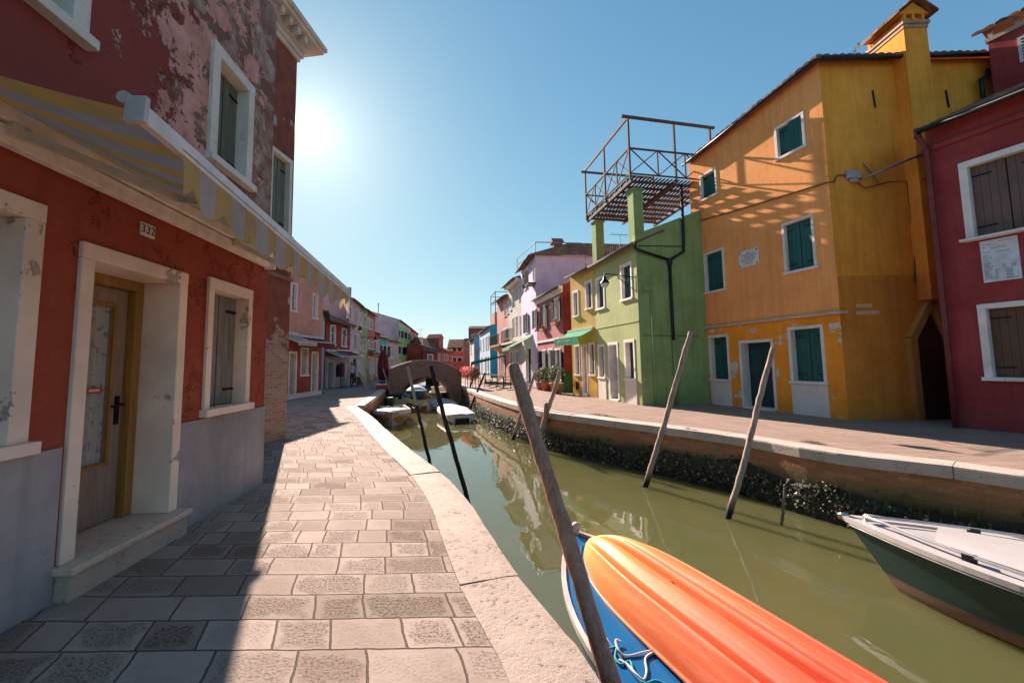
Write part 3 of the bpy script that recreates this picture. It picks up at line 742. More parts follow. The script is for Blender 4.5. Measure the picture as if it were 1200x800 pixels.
_r = R1(245.5, 344, 287, 475); o_win = _r
uu = [W1.uz(*p) for p in ((100, 30), (98, 62), (79, 20), (241.5, 184), (248, 37), (296, 140), (295, 232), (253, 120), (288, 130))]
o_up1 = (uu[2][0] - .95, uu[2][0], uu[1][1] + .1, uu[1][1] + 1.45)
o_up2 = (uu[7][0], uu[8][0], uu[6][1] + .12, uu[6][1] + 1.25)
ops1 = [o_win0, o_door, o_win, o_up1, o_up2]
UPX = W1.uz(120, 60)[0]
RED_PEEL = peeling_red()
H1 = house('terraced_house', 'tall red house with grey base, flaking upper floor and glazed door under the striped awning', W1, 7.4, 7.4, 5.5, RED_PEEL, ops1, roof=False)
GREY_D = stucco('grey_cement_base', (.40, .355, .365), stain=.4, streak=.5, peel=.66, pcol=(.6, .55, .55), pscale=2.)
m = MB()
for a, b_ in ((0, o_door[0] - .13), (o_door[1] + .11, W1.L)):
    m.box(a, b_, -.022, .0, -.3, .985)
m.build('base_render', GREY_D, H1, bevel=.004)
window(H1, o_win0, 'closed', PINK_FR, plain('pale_grey_panel', (.55, .50, .50), .6), fw=.115, depth=.32, leaves=1, sill=True)
window(H1, o_win, 'closed', PINK_FR, GREY_SH, fw=.085, proud=.03, depth=.17, lw=.12)
window(H1, o_up1, 'closed', FRAME_M, GREY_SH, fw=.12, proud=.04, depth=.15)
window(H1, o_up2, 'closed', FRAME_M, woodmat('flaking_green_wood', (.20, .21, .16), (.09, .085, .06), 'z'), fw=.12, proud=.04, depth=.14)
m = MB(); m.box(0, W1.L, -.10, -.001, 6.9, 7.05); m.box(0, W1.L, -.2, -.001, 7.06, 7.35); m.build('cornice', FRAME_M, H1)
# door: pale stone surround, marble step, varnished frame, glazed leaf with a lace curtain
u0, u1, z0, z1 = o_door; dep = .36
m = MB(); fw = .1
m.box(u0 - fw, u0, -.03, dep + .06, z0, z1); m.box(u1, u1 + fw, -.03, dep + .06, z0, z1); m.box(u0 - fw, u1 + fw, -.033, dep + .06, z1, z1 + .115)
fr = m.build('door_frame', PINK_FR, H1, bevel=.008)
MARBLE = stone_mat('step_marble', (.58, .44, .35), (.68, .53, .43), speck=.25, scale=.7)
m = MB(); m.box(u0 - .14, u1 + .14, -.15, dep + .08, z0 - .05, z0); st = m.build('doorstep', MARBLE, H1, bevel=.012)
m = MB(); m.box(u0 - .12, u1 + .12, -.115, dep, -.05, z0 - .05); m.build('riser', stone_mat('step_riser_stone', (.42, .31, .25), (.52, .40, .33), speck=.6), st, bevel=.006)
m = MB(); w_ = .085; y0_, y1_ = dep - .07, dep + .05
m.box(u0 + .002, u0 + w_, y0_, y1_, z0, z1 - w_); m.box(u1 - w_, u1 - .002, y0_, y1_, z0, z1 - w_); m.box(u0 + .002, u1 - .002, y0_, y1_, z1 - w_, z1 - .002)
jf = m.build('door_lining', OCHRE_W, H1, bevel=.006)
la, lb, lz0, lz1 = u0 + w_ + .004, u1 - w_ - .004, z0 + .012, z1 - w_ - .004; y = dep
m = MB(); stl = .11; gz0 = lz0 + .46; gz1 = lz1 - .13
m.box(la, la + stl, y, y + .045, lz0, lz1); m.box(lb - stl, lb, y, y + .045, lz0, lz1); m.box(la + stl, lb - stl, y, y + .045, lz0, gz0); m.box(la + stl, lb - stl, y, y + .045, gz1, lz1)
leaf = m.build('door', GREYW_W, H1, bevel=.004)
m = MB()
for (a, b_, c, d_) in ((la + stl, la + stl + .03, gz0, gz1), (lb - stl - .03, lb - stl, gz0, gz1), (la + stl + .03, lb - stl - .03, gz0, gz0 + .03), (la + stl + .03, lb - stl - .03, gz1 - .03, gz1)): m.box(a, b_, y - .014, y + .02, c, d_)
m.build('glazing_bead', OCHRE_W, leaf, bevel=.004)
m = MB(); m.quad((la + stl, y + .012, gz0), (lb - stl, y + .012, gz0), (lb - stl, y + .012, gz1), (la + stl, y + .012, gz1))
gm, nt, b = newmat('door_glass'); b.inputs['Base Color'].default_value = (1, 1, 1, 1); b.inputs['Roughness'].default_value = .01; b.inputs['Alpha'].default_value = .12; b.inputs['Specular IOR Level'].default_value = 1.
m.build('pane', gm, leaf)
def lace():
    m, nt, b = newmat('lace_curtain'); c = COORD(nt, 3); v = nd(nt, 'ShaderNodeTexVoronoi', {'Vector': COORD(nt, 3, scale=(1, 1, .6)), 'Scale': 11., 'Randomness': .9}, feature='DISTANCE_TO_EDGE').outputs[0]
    n = NOISE(nt, c, 9, 4, .6, 1.5); f = M(nt, 'MULTIPLY', RAMP(nt, v, .10, .02), RAMP(nt, n, .45, .55))
    k = MIX(nt, f, (.36, .34, .32), (.05, .055, .05)); k = MIX(nt, RAMP(nt, NOISE(nt, COORD(nt, 6, scale=(14, 1, .3)), 1.4, 2), .4, .6, 0, .5), k, (.30, .29, .29))
    setin(nt, b.inputs['Base Color'], k); b.inputs['Roughness'].default_value = .9; return m
m = MB(); nn = 60; rows = []
for z in (gz0, gz1): rows.append([(la + stl + (lb - la - 2 * stl) * i / nn, y + .05 + .014 * math.sin(i * .85) + .006 * math.sin(i * 2.1), z) for i in range(nn + 1)])
m.grid(rows, smooth=True); m.build('curtain', lace(), leaf)
m = MB(); sx = lb - stl - .24; m.box(sx, sx + .15, y - .002, y + .010, 1.30, 1.345); sg = m.build('sticker', plain('red_sticker', (.5, .03, .02), .5), leaf)
m = MB()
for k in range(6): m.box(sx + .03 + k * .016, sx + .041 + k * .016, y - .0045, y - .002, 1.312, 1.333)
m.build('lettering', SASH_M, sg)
m = MB(); hu = lb - .055; m.box(hu - .02, hu + .02, y - .012, y + .001, 1.02, 1.26); m.tube([(hu, y, 1.19), (hu, y - .06, 1.19), (hu - .115, y - .062, 1.18)], .011, 8); m.ball((hu, y - .014, 1.08), .012)
m.build('handle', IRON_M, leaf)
# number plate
pu, pz = W1.uz(171.5, 270)
m = MB(); m.box(pu - .075, pu + .075, -.016, -.001, pz - .055, pz + .055); np_ = m.build('number_plate', PAPER_M, H1, bevel=.003)
text_mesh('332', .1, 'lettering', INK_M, np_, Matrix.Translation((pu, -.0175, pz)) @ Matrix.Rotation(math.pi / 2, 4, 'X'), .001)
# awning ------------------------------------------------
PN = at(163, 131, 1.72); PF = at(407, 342, 4.95)
STRIPE = clothmat('striped_awning_cloth', (.60, .36, .10), (.40, .36, .35), .155, .35)
aw = empty('awning', W1.world(UO - .9, 0, 0), 'long yellow and grey striped awning with scalloped edge over the red house front', 'awning', W1.rz)
ua = UO - .9
LO = lambda P: Vector(((W1.local(P)).x - ua, W1.local(P).y, P[2]))
pn, pf = LO(PN), LO(PF); cL = W1.uz(308, 300)[0] - ua
m = MB(); m.box(0, cL, -.13, -.024, 2.90, 3.02); m.box(0, cL, -.10, -.024, 2.78, 2.885); m.box(0, cL, -.15, -.12, 2.985, 3.03)
m.box(cL, cL + .03, -.16, -.02, 2.76, 3.05); m.build('cassette', plain('cream_aluminium', (.84, .72, .62), .45), aw, bevel=.006)
m = MB(); m.box(0, cL, -.07, -.024, 2.89, 2.897); m.build('slot', DARK_M, aw)
rows = []; uvs = []; nu = 90; nv = 14
for j in range(nv + 1):
    t = j / nv; r = []; q = []
    for i in range(nu + 1):
        s = i / nu; A = Vector((.12 + (cL - .25) * s, -.13, 2.985)); Bp = pn.lerp(pf, s)
        p = A.lerp(Bp, t); p.z -= .022 * math.sin(math.pi * t) * (1 + .25 * math.sin(s * 40)); r.append(p); q.append((s * (cL - .3), t))
    rows.append(r); uvs.append(q)
m = MB(); m.grid(rows, uvs=uvs, smooth=True); m.build('canopy', STRIPE, aw)
m = MB(); top = []; bot = []; q = []; mid = []; nn = 200
for i in range(nn + 1):
    s = .075 + .915 * i / nn; p = pn.lerp(pf, s); L_ = s * (cL - .3)
    sw = .012 * math.sin(L_ * 15); dz = .17 + .095 * abs(math.sin(math.pi * L_ / .31)) ** .8
    top.append(p + Vector((0, -.03, -.02))); mid.append(p + Vector((0, -.035 + sw * .5, -.02 - dz * .5))); bot.append(p + Vector((0, -.035 + sw, -.02 - dz))); q.append((L_, 0))
m.grid([top, mid, bot], uvs=[q, q, q], smooth=True); va = m.build('valance', clothmat('striped_valance_cloth', (.66, .46, .19), (.58, .53, .53), .155, .45, .25), aw)
m = MB(); m.grid([bot, [p + Vector((0, -.002, -.010)) for p in bot]]); m.build('piping', plain('ochre_braid', (.5, .3, .08), .9), va)
m = MB(); m.obox(pn, pf, .055, .075); m.obox(pn + Vector((0, -.03, -.045)), pf + Vector((0, -.03, -.045)), .02, .02)
fb = m.build('front_bar', plain('white_aluminium', (.70, .66, .64), .4), aw, bevel=.008)
dd = (pf - pn).normalized()
CAPM = plain('grey_plastic', (.5, .46, .44), .4)
for p, sg in ((pn, -1), (pf, 1)):
    m = MB(); m.obox(p + dd * sg * .0, p + dd * sg * .025, .085, .12); m.tube([p + Vector((0, .05, .05)) + dd * sg * .0, p + Vector((0, .05, .05)) + dd * sg * .03], .028, 10)
    m.build('end_cap', CAPM, fb)
for s in (.16, .80):
    m = MB(); A = Vector((.12 + (cL - .25) * s, -.10, 2.87)); Bp = pn.lerp(pf, min(.95, s + .12)) + Vector((0, .02, -.03)); E_ = A.lerp(Bp, .5) + Vector((.35, 0, -.02))
    m.obox(A, E_, .04, .05); m.obox(E_, Bp, .035, .045); m.box(A.x - .05, A.x + .05, -.14, -.03, 2.82, 2.9)
    m.build('folding_arm', plain('cream_arm_metal', (.62, .54, .46), .4), aw)

# ------------------------------------------------------------------ left: the set-back house with bared brick
W2 = Wall((-4.72, 5.5), G(335, 514)[:2])
o2 = W2.rect(318, 183, 338, 272); zc = W2.uz(346, 63)[1]
BRK = brick_mat('bared_brick_and_render', (.36, .175, .115), (.52, .31, .22), (.46, .36, .29), bw=.21, bh=.062, which='OBJ', peel=.43, pcol=(.30, .085, .055), pz=2.35)
H2 = house('terraced_house', 'set back house end with bared bricks below red render and a white cornice', W2, zc + .5, zc + .5, 6, BRK, [o2], roof=False, gutter=False)
window(H2, o2, 'closed', FRAME_M, woodmat('grey_green_shutter_wood', (.24, .25, .22), (.12, .12, .10), 'z'), fw=.09, depth=.12)
m = MB(); L = W2.L
for z_, h_, o_ in ((zc - .12, .10, .05), (zc - .015, .12, .10), (zc + .11, .16, .14), (zc + .28, .08, .40), (zc + .365, .10, .46)):
    m.box(-.0, L + o_, -o_, .3, z_, z_ + h_); m.box(L + .001, L + o_ - .002, .3, 6.2, z_ + .002, z_ + h_ - .002)
k = 0.1
while k < L: m.box(k, k + .1, -.33, -.13, zc + .13, zc + .275); k += .26
m.build('cornice', plain('aged_white_plaster', (.62, .56, .52), .8, var=.15, scale=3), H2, bevel=.01)
zs = W2.uz(322, 322)[1]
m = MB(); m.box(0, L + .03, -.045, -.002, zs - .04, zs + .04); m.build('string_course', stucco('dusty_red_ledge', (.33, .15, .11)), H2, bevel=.01)

# ------------------------------------------------------------------ left row, further
RED_L = stucco('brick_red_render', (.40, .085, .060)); PINK_L = stucco('salmon_pink_render', (.62, .30, .235), stain=.2, streak=.4)
A3 = G(342, 467); B3 = G(376, 462); d3 = (B3 - A3).normalized(); A3x = A3 - d3 * 2.0
W3 = Wall(A3x[:2], B3[:2])
d1 = W3.rect(339, 414, 346, 466); d2 = W3.rect(365.5, 414, 371.5, 461.5); g1 = W3.rect(353, 409, 360, 439); p1 = W3.rect(341.5, 333, 347, 364); p2 = W3.rect(367, 346, 371, 372.5)
d1 = (d1[0], d1[1], .03, d1[3]); d2 = (d2[0], d2[1], .03, d2[3])
H3 = house('terraced_house', 'two storey house with salmon pink upper floor over a brick red shop front', W3, 6.5, 6.5, 7, PINK_L, [d1, d2, g1, p1, p2])
zb = W3.uz(360, 401)[1]
band(H3, W3.L, [d1, d2, g1], zb, RED_L)
m = MB(); m.box(0, W3.L, -.03, -.015, -.2, .22); m.build('plinth', SLAB_M, H3)
CREAM = painted('cream_door_paint', (.46, .38, .32), .72, (.3, .24, .2))
door(H3, d1, WHITE_FR, CREAM, depth=.12); door(H3, d2, WHITE_FR, CREAM, depth=.12)
window(H3, g1, 'closed', WHITE_FR, CREAM, fw=.09); window(H3, p1, 'glass', WHITE_FR); window(H3, p2, 'glass', WHITE_FR)
MAROON = clothmat('maroon_awning_cloth', (.13, .022, .026), trans=.15); LTCLOTH = clothmat('pale_awning_cloth', (.52, .46, .42), trans=.3)
awning('awning', 'dark maroon shop awning across the brick red shop front', W3, g1[0] - 1.2, W3.L - .05, zb + .25, zb - .02, .7, .28, MAROON)
ua_, za_ = W3.uz(341, 400); awning('awning', 'small pale grey sloping awning beside the maroon awning', W3, d1[0] - 1.0, d1[1] + .1, zb + .32, zb - .12, .95, .16, LTCLOTH)
W4 = Wall((-9.34, 22.6), (-10.86, 26.7))
q4 = W4.rect(379.5, 386, 381.6, 402)
BLU_L = stucco('pale_blue_render', (.32, .52, .60)); H4 = house('terraced_house', 'narrow pale blue house squeezed between pink house and dark red shop', W4, 4.6, 4.6, 5, BLU_L, [(.9, 1.7, 2.6, 3.9)])
window(H4, (.9, 1.7, 2.6, 3.9), 'glass', WHITE_FR)
W5 = Wall((-10.86, 26.9), (-10.48, 30.4))
s1 = W5.rect(384.5, 424, 390.5, 453); s2 = W5.rect(398, 424, 404, 452); s1 = (max(.3, s1[0]), s1[1], .02, s1[3]); s2 = (s2[0], s2[1], .02, s2[3])
v1 = W5.rect(387.6, 382, 392.5, 403.5); v2 = W5.rect(401, 386, 405.5, 405.5)
DKRED = stucco('dark_red_render', (.34, .06, .052))
H5 = house('terraced_house', 'low dark red house with white framed windows above an open shop', W5, 4.55, 4.55, 6, DKRED, [s1, s2, v1, v2], rise=.42, over=.4)
band(H5, W5.L, [s1, s2], W5.uz(395, 418)[1], stucco('pale_stone_shopfront', (.50, .43, .38)))
for v in (v1, v2): window(H5, v, 'glass', WHITE_FR, fw=.1)
for s in (s1, s2):
    m = MB(); frame_bars(m, *s, .08, .02, .3, False); fr = m.build('shop_doorway', FRAME_M, H5)
    m = MB(); m.quad((s[0], 1.2, 0), (s[1], 1.2, 0), (s[1], 1.2, s[3]), (s[0], 1.2, s[3])); m.quad((s[0], .3, 0), (s[0], 1.2, 0), (s[0], 1.2, s[3]), (s[0], .3, s[3])); m.quad((s[1], .3, 0), (s[1], 1.2, 0), (s[1], 1.2, s[3]), (s[1], .3, s[3])); m.quad((s[0], .3, s[3]), (s[1], .3, s[3]), (s[1], 1.2, s[3]), (s[0], 1.2, s[3]))
    m.build('interior', plain('dim_shop_interior', (.10, .07, .05), .9), fr)
zz = W5.uz(398, 414)[1]
TEALST = clothmat('teal_striped_awning_cloth', (.05, .22, .22), (.60, .60, .56), .12)
awning('awning', 'teal and white striped awning at the left of the dark red shop', W5, .0, 1.3, zz + .15, zz - .25, 1.0, .18, TEALST)
awning('awning', 'maroon awning with a cream valance over the open shop', W5, 1.4, W5.L + .1, zz + .2, zz - .2, 1.1, .22, MAROON, LTCLOTH)
W6 = Wall((-10.65, 31), (-11.2, 35)); PPNK = stucco('pale_pink_render', (.60, .42, .42), peel=.63, pcol=(.5, .42, .38))
o6 = [W6.rect(*q) for q in ((409, 360, 411.4, 373), (416.3, 364, 418.7, 377), (408.9, 390, 411, 405), (415, 392.5, 418.2, 408.5))]; big = (1.0, 3.2, .03, 2.5)
H6 = house('terraced_house', 'three storey pale pink house with flaking paint and a big dark green doorway', W6, 6.6, 6.6, 6, PPNK, o6 + [big])
for q in o6: window(H6, q, 'glass', FRAME_M, bars=False)
door(H6, big, FRAME_M, NAVY_M, depth=.15, handle=False)
W7 = Wall((-11.2, 35), (-11.3, 37.4)); GRN_L = stucco('sage_green_render', (.36, .44, .20))
o7 = [W7.rect(*q) for q in ((422.3, 367.5, 424, 381), (426.6, 369.5, 429, 382.5), (422, 397.5, 423.6, 410), (426, 398.6, 428.5, 411.5))]; dd7 = (.2, 1.0, .03, 2.3)
H7 = house('terraced_house', 'narrow sage green house between pale pink and coral houses', W7, 6.5, 6.5, 6, GRN_L, o7 + [dd7])
for q in o7: window(H7, q, 'glass', WHITE_FR, bars=False)
door(H7, dd7, WHITE_FR, DTEAL_M)
W8 = Wall((-11.3, 37.4), (-11.6, 41)); COR = stucco('coral_red_render', (.55, .17, .14))
o8 = [W8.rect(*q) for q in ((431, 373.5, 433, 385), (434, 375.5, 436.6, 385.8), (431, 399, 433, 411), (435, 401, 437.5, 412.5))]; g8 = [(.5, 1.5, .5, 2.2), (1.8, 2.6, .03, 2.2), (2.8, 3.4, .5, 2.2)]
H8 = house('terraced_house', 'tall coral red house with white ground floor frames and small green awning', W8, 6.4, 6.4, 6, COR, o8 + g8)
for q in o8 + g8: window(H8, q, 'glass', WHITE_FR, bars=False, sill=q in o8)
awning('awning', 'small green awning on the coral red house', W8, .2, 3.4, 3.0, 2.7, .6, .2, clothmat('green_awning_cloth', (.03, .20, .12)))
W8b = Wall((-11.6, 41), (-11.9, 44)); o8b = [(.6, 1.4, 2.9, 4.1), (1.8, 2.5, 2.9, 4.1), (.5, 1.4, .4, 2.1), (1.8, 2.6, .03, 2.1)]
H8b = house('terraced_house', 'lower red house after the coral one, with a light blue door', W8b, 4.75, 4.75, 6, stucco('rust_red_render', (.44, .11, .08)), o8b)
for q in o8b[:3]: window(H8b, q, 'glass', WHITE_FR, bars=False)
door(H8b, o8b[3], WHITE_FR, plain('light_blue_paint', (.12, .40, .55), .5))
W9 = Wall((-11.95, 44), (-11.75, 47)); o9 = [(.6, 1.3, 2.4, 3.6), (1.8, 2.6, 2.4, 3.6), (.9, 1.8, .03, 2.1)]
H9 = house('terraced_house', 'small turquoise house with dark green shutters', W9, 4.5, 4.5, 5, stucco('turquoise_render', (.15, .52, .42)), o9)
for q in o9[:2]: window(H9, q, 'open', WHITE_FR, NAVY_M)
door(H9, o9[2], WHITE_FR, CREAM)
W9b = Wall((-11.75, 47), (-11.7, 52)); o9b = [(.7, 1.5, 2.4, 3.8), (2.4, 3.1, 2.3, 3.8), (3.5, 4.2, 2.3, 3.8), (1.2, 2.2, .03, 2.1)]
H9b = house('terraced_house', 'low pale pink house with white windows next to turquoise house', W9b, 4.3, 4.3, 5, stucco('rose_render', (.62, .40, .42)), o9b)
for q in o9b[:3]: window(H9b, q, 'glass', WHITE_FR)
door(H9b, o9b[3], WHITE_FR, DTEAL_M)
W9c = Wall((-15.5, 44), (-15.0, 52))
H9c = house('terraced_house', 'pale lilac house with brown tiled roof standing behind the turquoise house', W9c, 4.5, 4.5, 7, stucco('pale_lilac_render', (.72, .66, .72)), [], rise=.55)
W10 = Wall((-12.35, 55), (-12.95, 66)); zA = W10.uz(470, 392)[1]; zB = W10.uz(470, 412)[1]
o10 = [W10.rect(*q) for q in ((467, 387, 470, 395), (471.5, 389, 474, 396), (475.5, 390, 478, 397), (467, 406, 471.5, 414), (474, 408, 480, 416))]
H10 = house('terraced_house', 'lime green house with dark green shutters and pale gable end beyond the bridge', W10, 7.5, 7.3, 8, stucco('lime_green_render', (.40, .58, .18)), o10, rise=.3, side_mat=stucco('pale_gable_render', (.62, .50, .52)))
for q in o10: window(H10, q, 'open', WHITE_FR, DTEAL_M, bars=False, sill=False)
m = MB(); m.box(.02, W10.L, -.02, -.001, 6.75, 7.3); m.build('white_band', plain('white_render', (.62, .58, .55), .8), H10)
m = MB(); m.tube([(1, 3, 8.2), (1, 3, 10)], .05, 6); m.tube([(.3, 3, 9.7), (1.7, 3, 9.9)], .03, 6); m.build('aerial', IRON_M, H10)
W11 = Wall((-12.95, 66), (-13.35, 75)); o11 = [W11.rect(*q) for q in ((482, 391, 484, 399), (486, 392, 488, 400))] + [(1.5, 2.6, 2.8, 4.2), (5, 6, 2.8, 4.2)]
H11 = house('terraced_house', 'bright red house joined to the lime green house beyond the bridge', W11, 7.3, 7.0, 8, stucco('bright_red_render', (.60, .10, .09)), o11)
for q in o11: window(H11, q, 'glass', WHITE_FR, bars=False)
W11b = Wall((-11.6, 64.5), (-10.3, 65)); H11b = house('terraced_house', 'pale peach house end between bright red house and dark red house', W11b, 5.0, 5.0, 5, stucco('peach_render', (.66, .42, .36)), [(.3, .9, 3.0, 4.0)], roof=True)
window(H11b, (.3, .9, 3.0, 4.0), 'glass', WHITE_FR, bars=False)
W12 = Wall((-9.9, 60), (-7.9, 60.4)); q12 = W12.rect(502, 416, 506.5, 421.5); z12 = W12.uz(505, 411)[1]
W12b = Wall((-7.9, 60.4), (-6.05, 66)); 
H12 = house('terraced_house', 'dark red house with grey roof seen over the crown of the bridge', W12, z12, z12, 8, DKRED, [q12], rise=.5)
window(H12, q12, 'glass', WHITE_FR, bars=False, fw=.16)
o12b = [W12b.rect(*q) for q in ((514, 415, 515.5, 422), (519, 415.5, 521, 422), (523, 416, 525, 422), (528, 417, 530, 422))]
z12b = W12b.uz(520, 411)[1]
H12b = house('terraced_house', 'red house with four white windows and a dormer, right of the dark red house', W12b, z12b, z12b, 8, stucco('scarlet_brown_render', (.48, .09, .07)), o12b, rise=.3)
for q in o12b: window(H12b, q, 'glass', WHITE_FR, bars=False)
m = MB(); m.box(2.6, 4.2, 1.0, 3.0, z12b, z12b + 2.0); m.prism([(2.4, .9, z12b + 2), (4.4, .9, z12b + 2), (3.4, .9, z12b + 2.7)], (0, 2.2, 0)); m.build('dormer', stucco('dormer_red', (.52, .14, .11)), H12b)

# ------------------------------------------------------------------ right: orange house
ORG = stucco('orange_render', (.94, .36, .11), stain=.12, streak=.3); 
ORG_S = stucco('ochre_yellow_render', (.95, .35, .040), stain=.22, streak=.45)
YEL_B = stucco('mustard_base_render', (.92, .31, .02), peel=.575, pcol=(.70, .61, .53), pscale=1.5, stain=.2)
BRN_B = stucco('brown_ochre_base_render', (.70, .235, .03), stain=.25, streak=.4, peel=.73, pcol=(.5, .36, .2))
WR1 = Wall(G(822, 471.7)[:2], G(995, 492)[:2]); w = WR1
t1 = w.rect(822, 203, 838.5, 231); t2 = w.rect(911, 142.5, 941, 179); s1 = w.rect(827.6, 295.5, 847.5, 340.4); s2 = w.rect(920.7, 258.5, 952.7, 315.8)
q1 = w.rect(834, 395, 853, 444); q2 = w.rect(928.6, 385, 963.6, 446.6); dr = w.rect(870.9, 401, 905.9, 481.6); dr = (dr[0], dr[1], .05, dr[3])
zl = w.uz(807, 193)[1]; zr = w.uz(957, 75)[1]
sb = w.local(G(1113, 491)); sdir = (sb - Vector((w.L, 0, 0))).normalized(); SL = 5.2
br = (w.L + sdir.x * SL, sdir.y * SL); bl = (-.4, 5.5)
HR1 = empty('terraced_house', (w.a.x, w.a.y, 0), 'tall orange corner house with dark teal shutters, ochre side wall and big chimney', 'house', w.rz)
m = MB(); hs = [(r[0] - .015, r[1] + .015, r[2] - .015, r[3] + .015) for r in (t1, t2, s1, s2, q1, q2, dr)]
facade(m, w.L, zl, zr, hs)
L = w.L
m.quad((L, 0, -.3), (br[0], br[1], -.3), (br[0], br[1], zr - .02), (L, 0, zr), 1); m.quad((bl[0], bl[1], -.3), (br[0], br[1], -.3), (br[0], br[1], zr), (bl[0], bl[1], zr), 1); m.quad((0, 0, -.3), (bl[0], bl[1], -.3), (bl[0], bl[1], zr), (0, 0, zl))
m.build('wall', [ORG, ORG_S], HR1)
zlg = w.uz(900, 376)[1]
m = MB(); facade(m, L, zlg - .03, zlg - .03, [h for h in hs if h[2] < 1.5 or h[3] < zlg], y=-.012); m.quad((L, -.012, -.3), (L, 0, -.3), (L, 0, zlg - .03), (L, -.012, zlg - .03))
m.build('base_render', YEL_B, HR1)
zbb = 3.62; nrm = Vector((sdir.y, -sdir.x, 0))
e = lambda t, o, z: Vector((L, 0, 0)) + Vector((sdir.x, sdir.y, 0)) * t + nrm * o + Vector((0, 0, z))
m = MB(); m.quad(e(0, .012, -.3), e(SL, .012, -.3), e(SL, .012, zbb), e(0, .012, zbb)); m.quad(e(0, .012, zbb), e(SL, .012, zbb), e(SL, 0, zbb), e(0, 0, zbb)); m.quad(e(0, .012, -.3), e(0, 0, -.3), e(0, 0, zbb), e(0, .012, zbb))
m.build('side_base_render', BRN_B, HR1)
m = MB(); m.box(-.02, L + .12, -.10, -.001, zlg - .025, zlg + .045); m.obox(e(-.02, .04, zlg + .01), e(.14, .04, zlg + .01), .08, .07); m.build('string_course', stone_mat('ledge_stone', (.50, .38, .30), (.62, .5, .42)), HR1, bevel=.012)
for r, k in ((t1, 0), (t2, 1), (s1, 0), (s2, 0)): window(HR1, r, 'closed', FRAME_M, TEAL_M, fw=.075, depth=.11, ajar=k == 1)
for r in (q1, q2):
    window(HR1, r, 'closed', FRAME_M, TEAL_M, fw=.085, depth=.2)
    m = MB(); m.box(r[0] - .085, r[1] + .09, -.03, .02, -.2, r[2] - .078); m.build('stone_panel', SLAB_M, HR1, bevel=.008)
door(HR1, dr, FRAME_M, DTEAL_M, fw=.085, depth=.28)
nu_, nz_ = w.uz(883, 387.5); m = MB(); m.box(nu_ - .09, nu_ + .09, -.03, -.013, nz_ - .055, nz_ + .055); npl = m.build('number_plate', PAPER_M, HR1)
m = MB()
for k in (-.045, 0, .045): m.box(nu_ + k - .012, nu_ + k + .012, -.034, -.03, nz_ - .03, nz_ + .03)
m.build('lettering', plain('faded_ink', (.25, .2, .18), .6), npl)
# marble plaque with four bolts and five lines of letters
ru = w.rect(866, 292.5, 890, 312.5); m = MB(); m.box(ru[0], ru[1], -.035, -.001, ru[2], ru[3]); pl = m.build('plaque', PAPER_M, HR1, bevel=.01)
m = MB(); uu_, vv_ = ru[0], ru[2]; pw = ru[1] - ru[0]; ph = ru[3] - ru[2]
for k, (fr0, fr1) in enumerate(((.42, .58), (.2, .8), (.3, .7), (.18, .82), (.22, .74), (.34, .66))):
    x = fr0
    zc_ = vv_ + ph * (.84 - k * .13)
    while x < fr1:
        l = random.uniform(.025, .06); m.box(uu_ + pw * x, uu_ + pw * (x + l), -.0375, -.035, zc_ - .014, zc_ + .014); x += l + .018
m.build('lettering', plain('worn_letters', (.18, .16, .15), .7), pl)
m = MB()
for x in (.07, .93):
    for z in (.12, .88): m.tube([(uu_ + pw * x, -.05, vv_ + ph * z), (uu_ + pw * x, -.03, vv_ + ph * z)], .022, 10)
m.build('bolt', IRON_M, pl)
ro = .22
tile_roof(HR1, (-.05, -ro, zl - .02), (L + .12, -ro, zr + .0), (br[0] * .6 + .1, 2.8, zr + 1.15), (.1, 2.8, zl + 1.15), th=.08)
tile_roof(HR1, tuple(e(-.2, ro - .05, zr)), tuple(e(SL, ro - .05, zr - .03)), (br[0] * .6 + .2, br[1], zr + 1.0), (br[0] * .55 + .1, 2.5, zr + 1.1), th=.08)
m = MB(); m.tube([(-.05, -ro - .02, zl - .04), (L + .1, -ro - .02, zr - .03)], .04, 8); m.tube([e(-.15, ro, zr - .05), e(SL, ro, zr - .08)], .055, 8); m.build('gutter', GUT_M, HR1)
# chimney breast up the side wall
def uy(px, py):   # hit the side wall: distance along it and height
    ws = Wall(w.world(L, 0)[:2], w.world(br[0], br[1])[:2]); return ws.uz(px, py)
c0 = uy(1062, 122)[0]; c1 = uy(1096, 122)[0] + .02; zc1 = uy(1052, 24)[1] - .42
m = MB(); co = .34; ct_ = 1.05
def cbox(m, t0, t1, o0, o1, z0, z1):
    v = [e(t, o, z) for z in (z0, z1) for o in (o0, o1) for t in (t0, t1)]; m.add(v, [(0, 2, 3, 1), (4, 5, 7, 6), (0, 1, 5, 4), (2, 6, 7, 3), (0, 4, 6, 2), (1, 3, 7, 5)])
c0 = 1.95; c1 = 2.54
cbox(m, c0, c1, -.02, co, 3.0, zc1); cbox(m, c0 + .002, c1 - .002, -ct_ + co, -.021, 8.8, zc1 - .002)
ch = m.build('chimney', ORG_S, HR1)
m = MB(); cbox(m, c0 - .004, c1 + .004, 0, co + .004, 2.95, zbb); m.build('chimney_base', BRN_B, ch)
m = MB(); cbox(m, c0 - .05, c1 + .05, -ct_ + co - .05, co + .05, zc1 + .003, zc1 + .09); cbox(m, c0 - .02, c1 + .02, -ct_ + co - .02, co + .02, zc1 - .10, zc1); m.build('chimney_band', stone_mat('chimney_stone', (.38, .22, .13), (.5, .32, .2)), ch)
m = MB()
for (t, o) in ((c0 + .04, co - .06), (c1 - .08, co - .06), ((c0 + c1) / 2 - .03, co - .06), (c0 + .04, -ct_ + co + .03), (c1 - .08, -ct_ + co + .03), (c0 + .04, -.2), (c1 - .08, -.2)): cbox(m, t, t + .06, o - .03, o + .05, zc1 + .09, zc1 + .30)
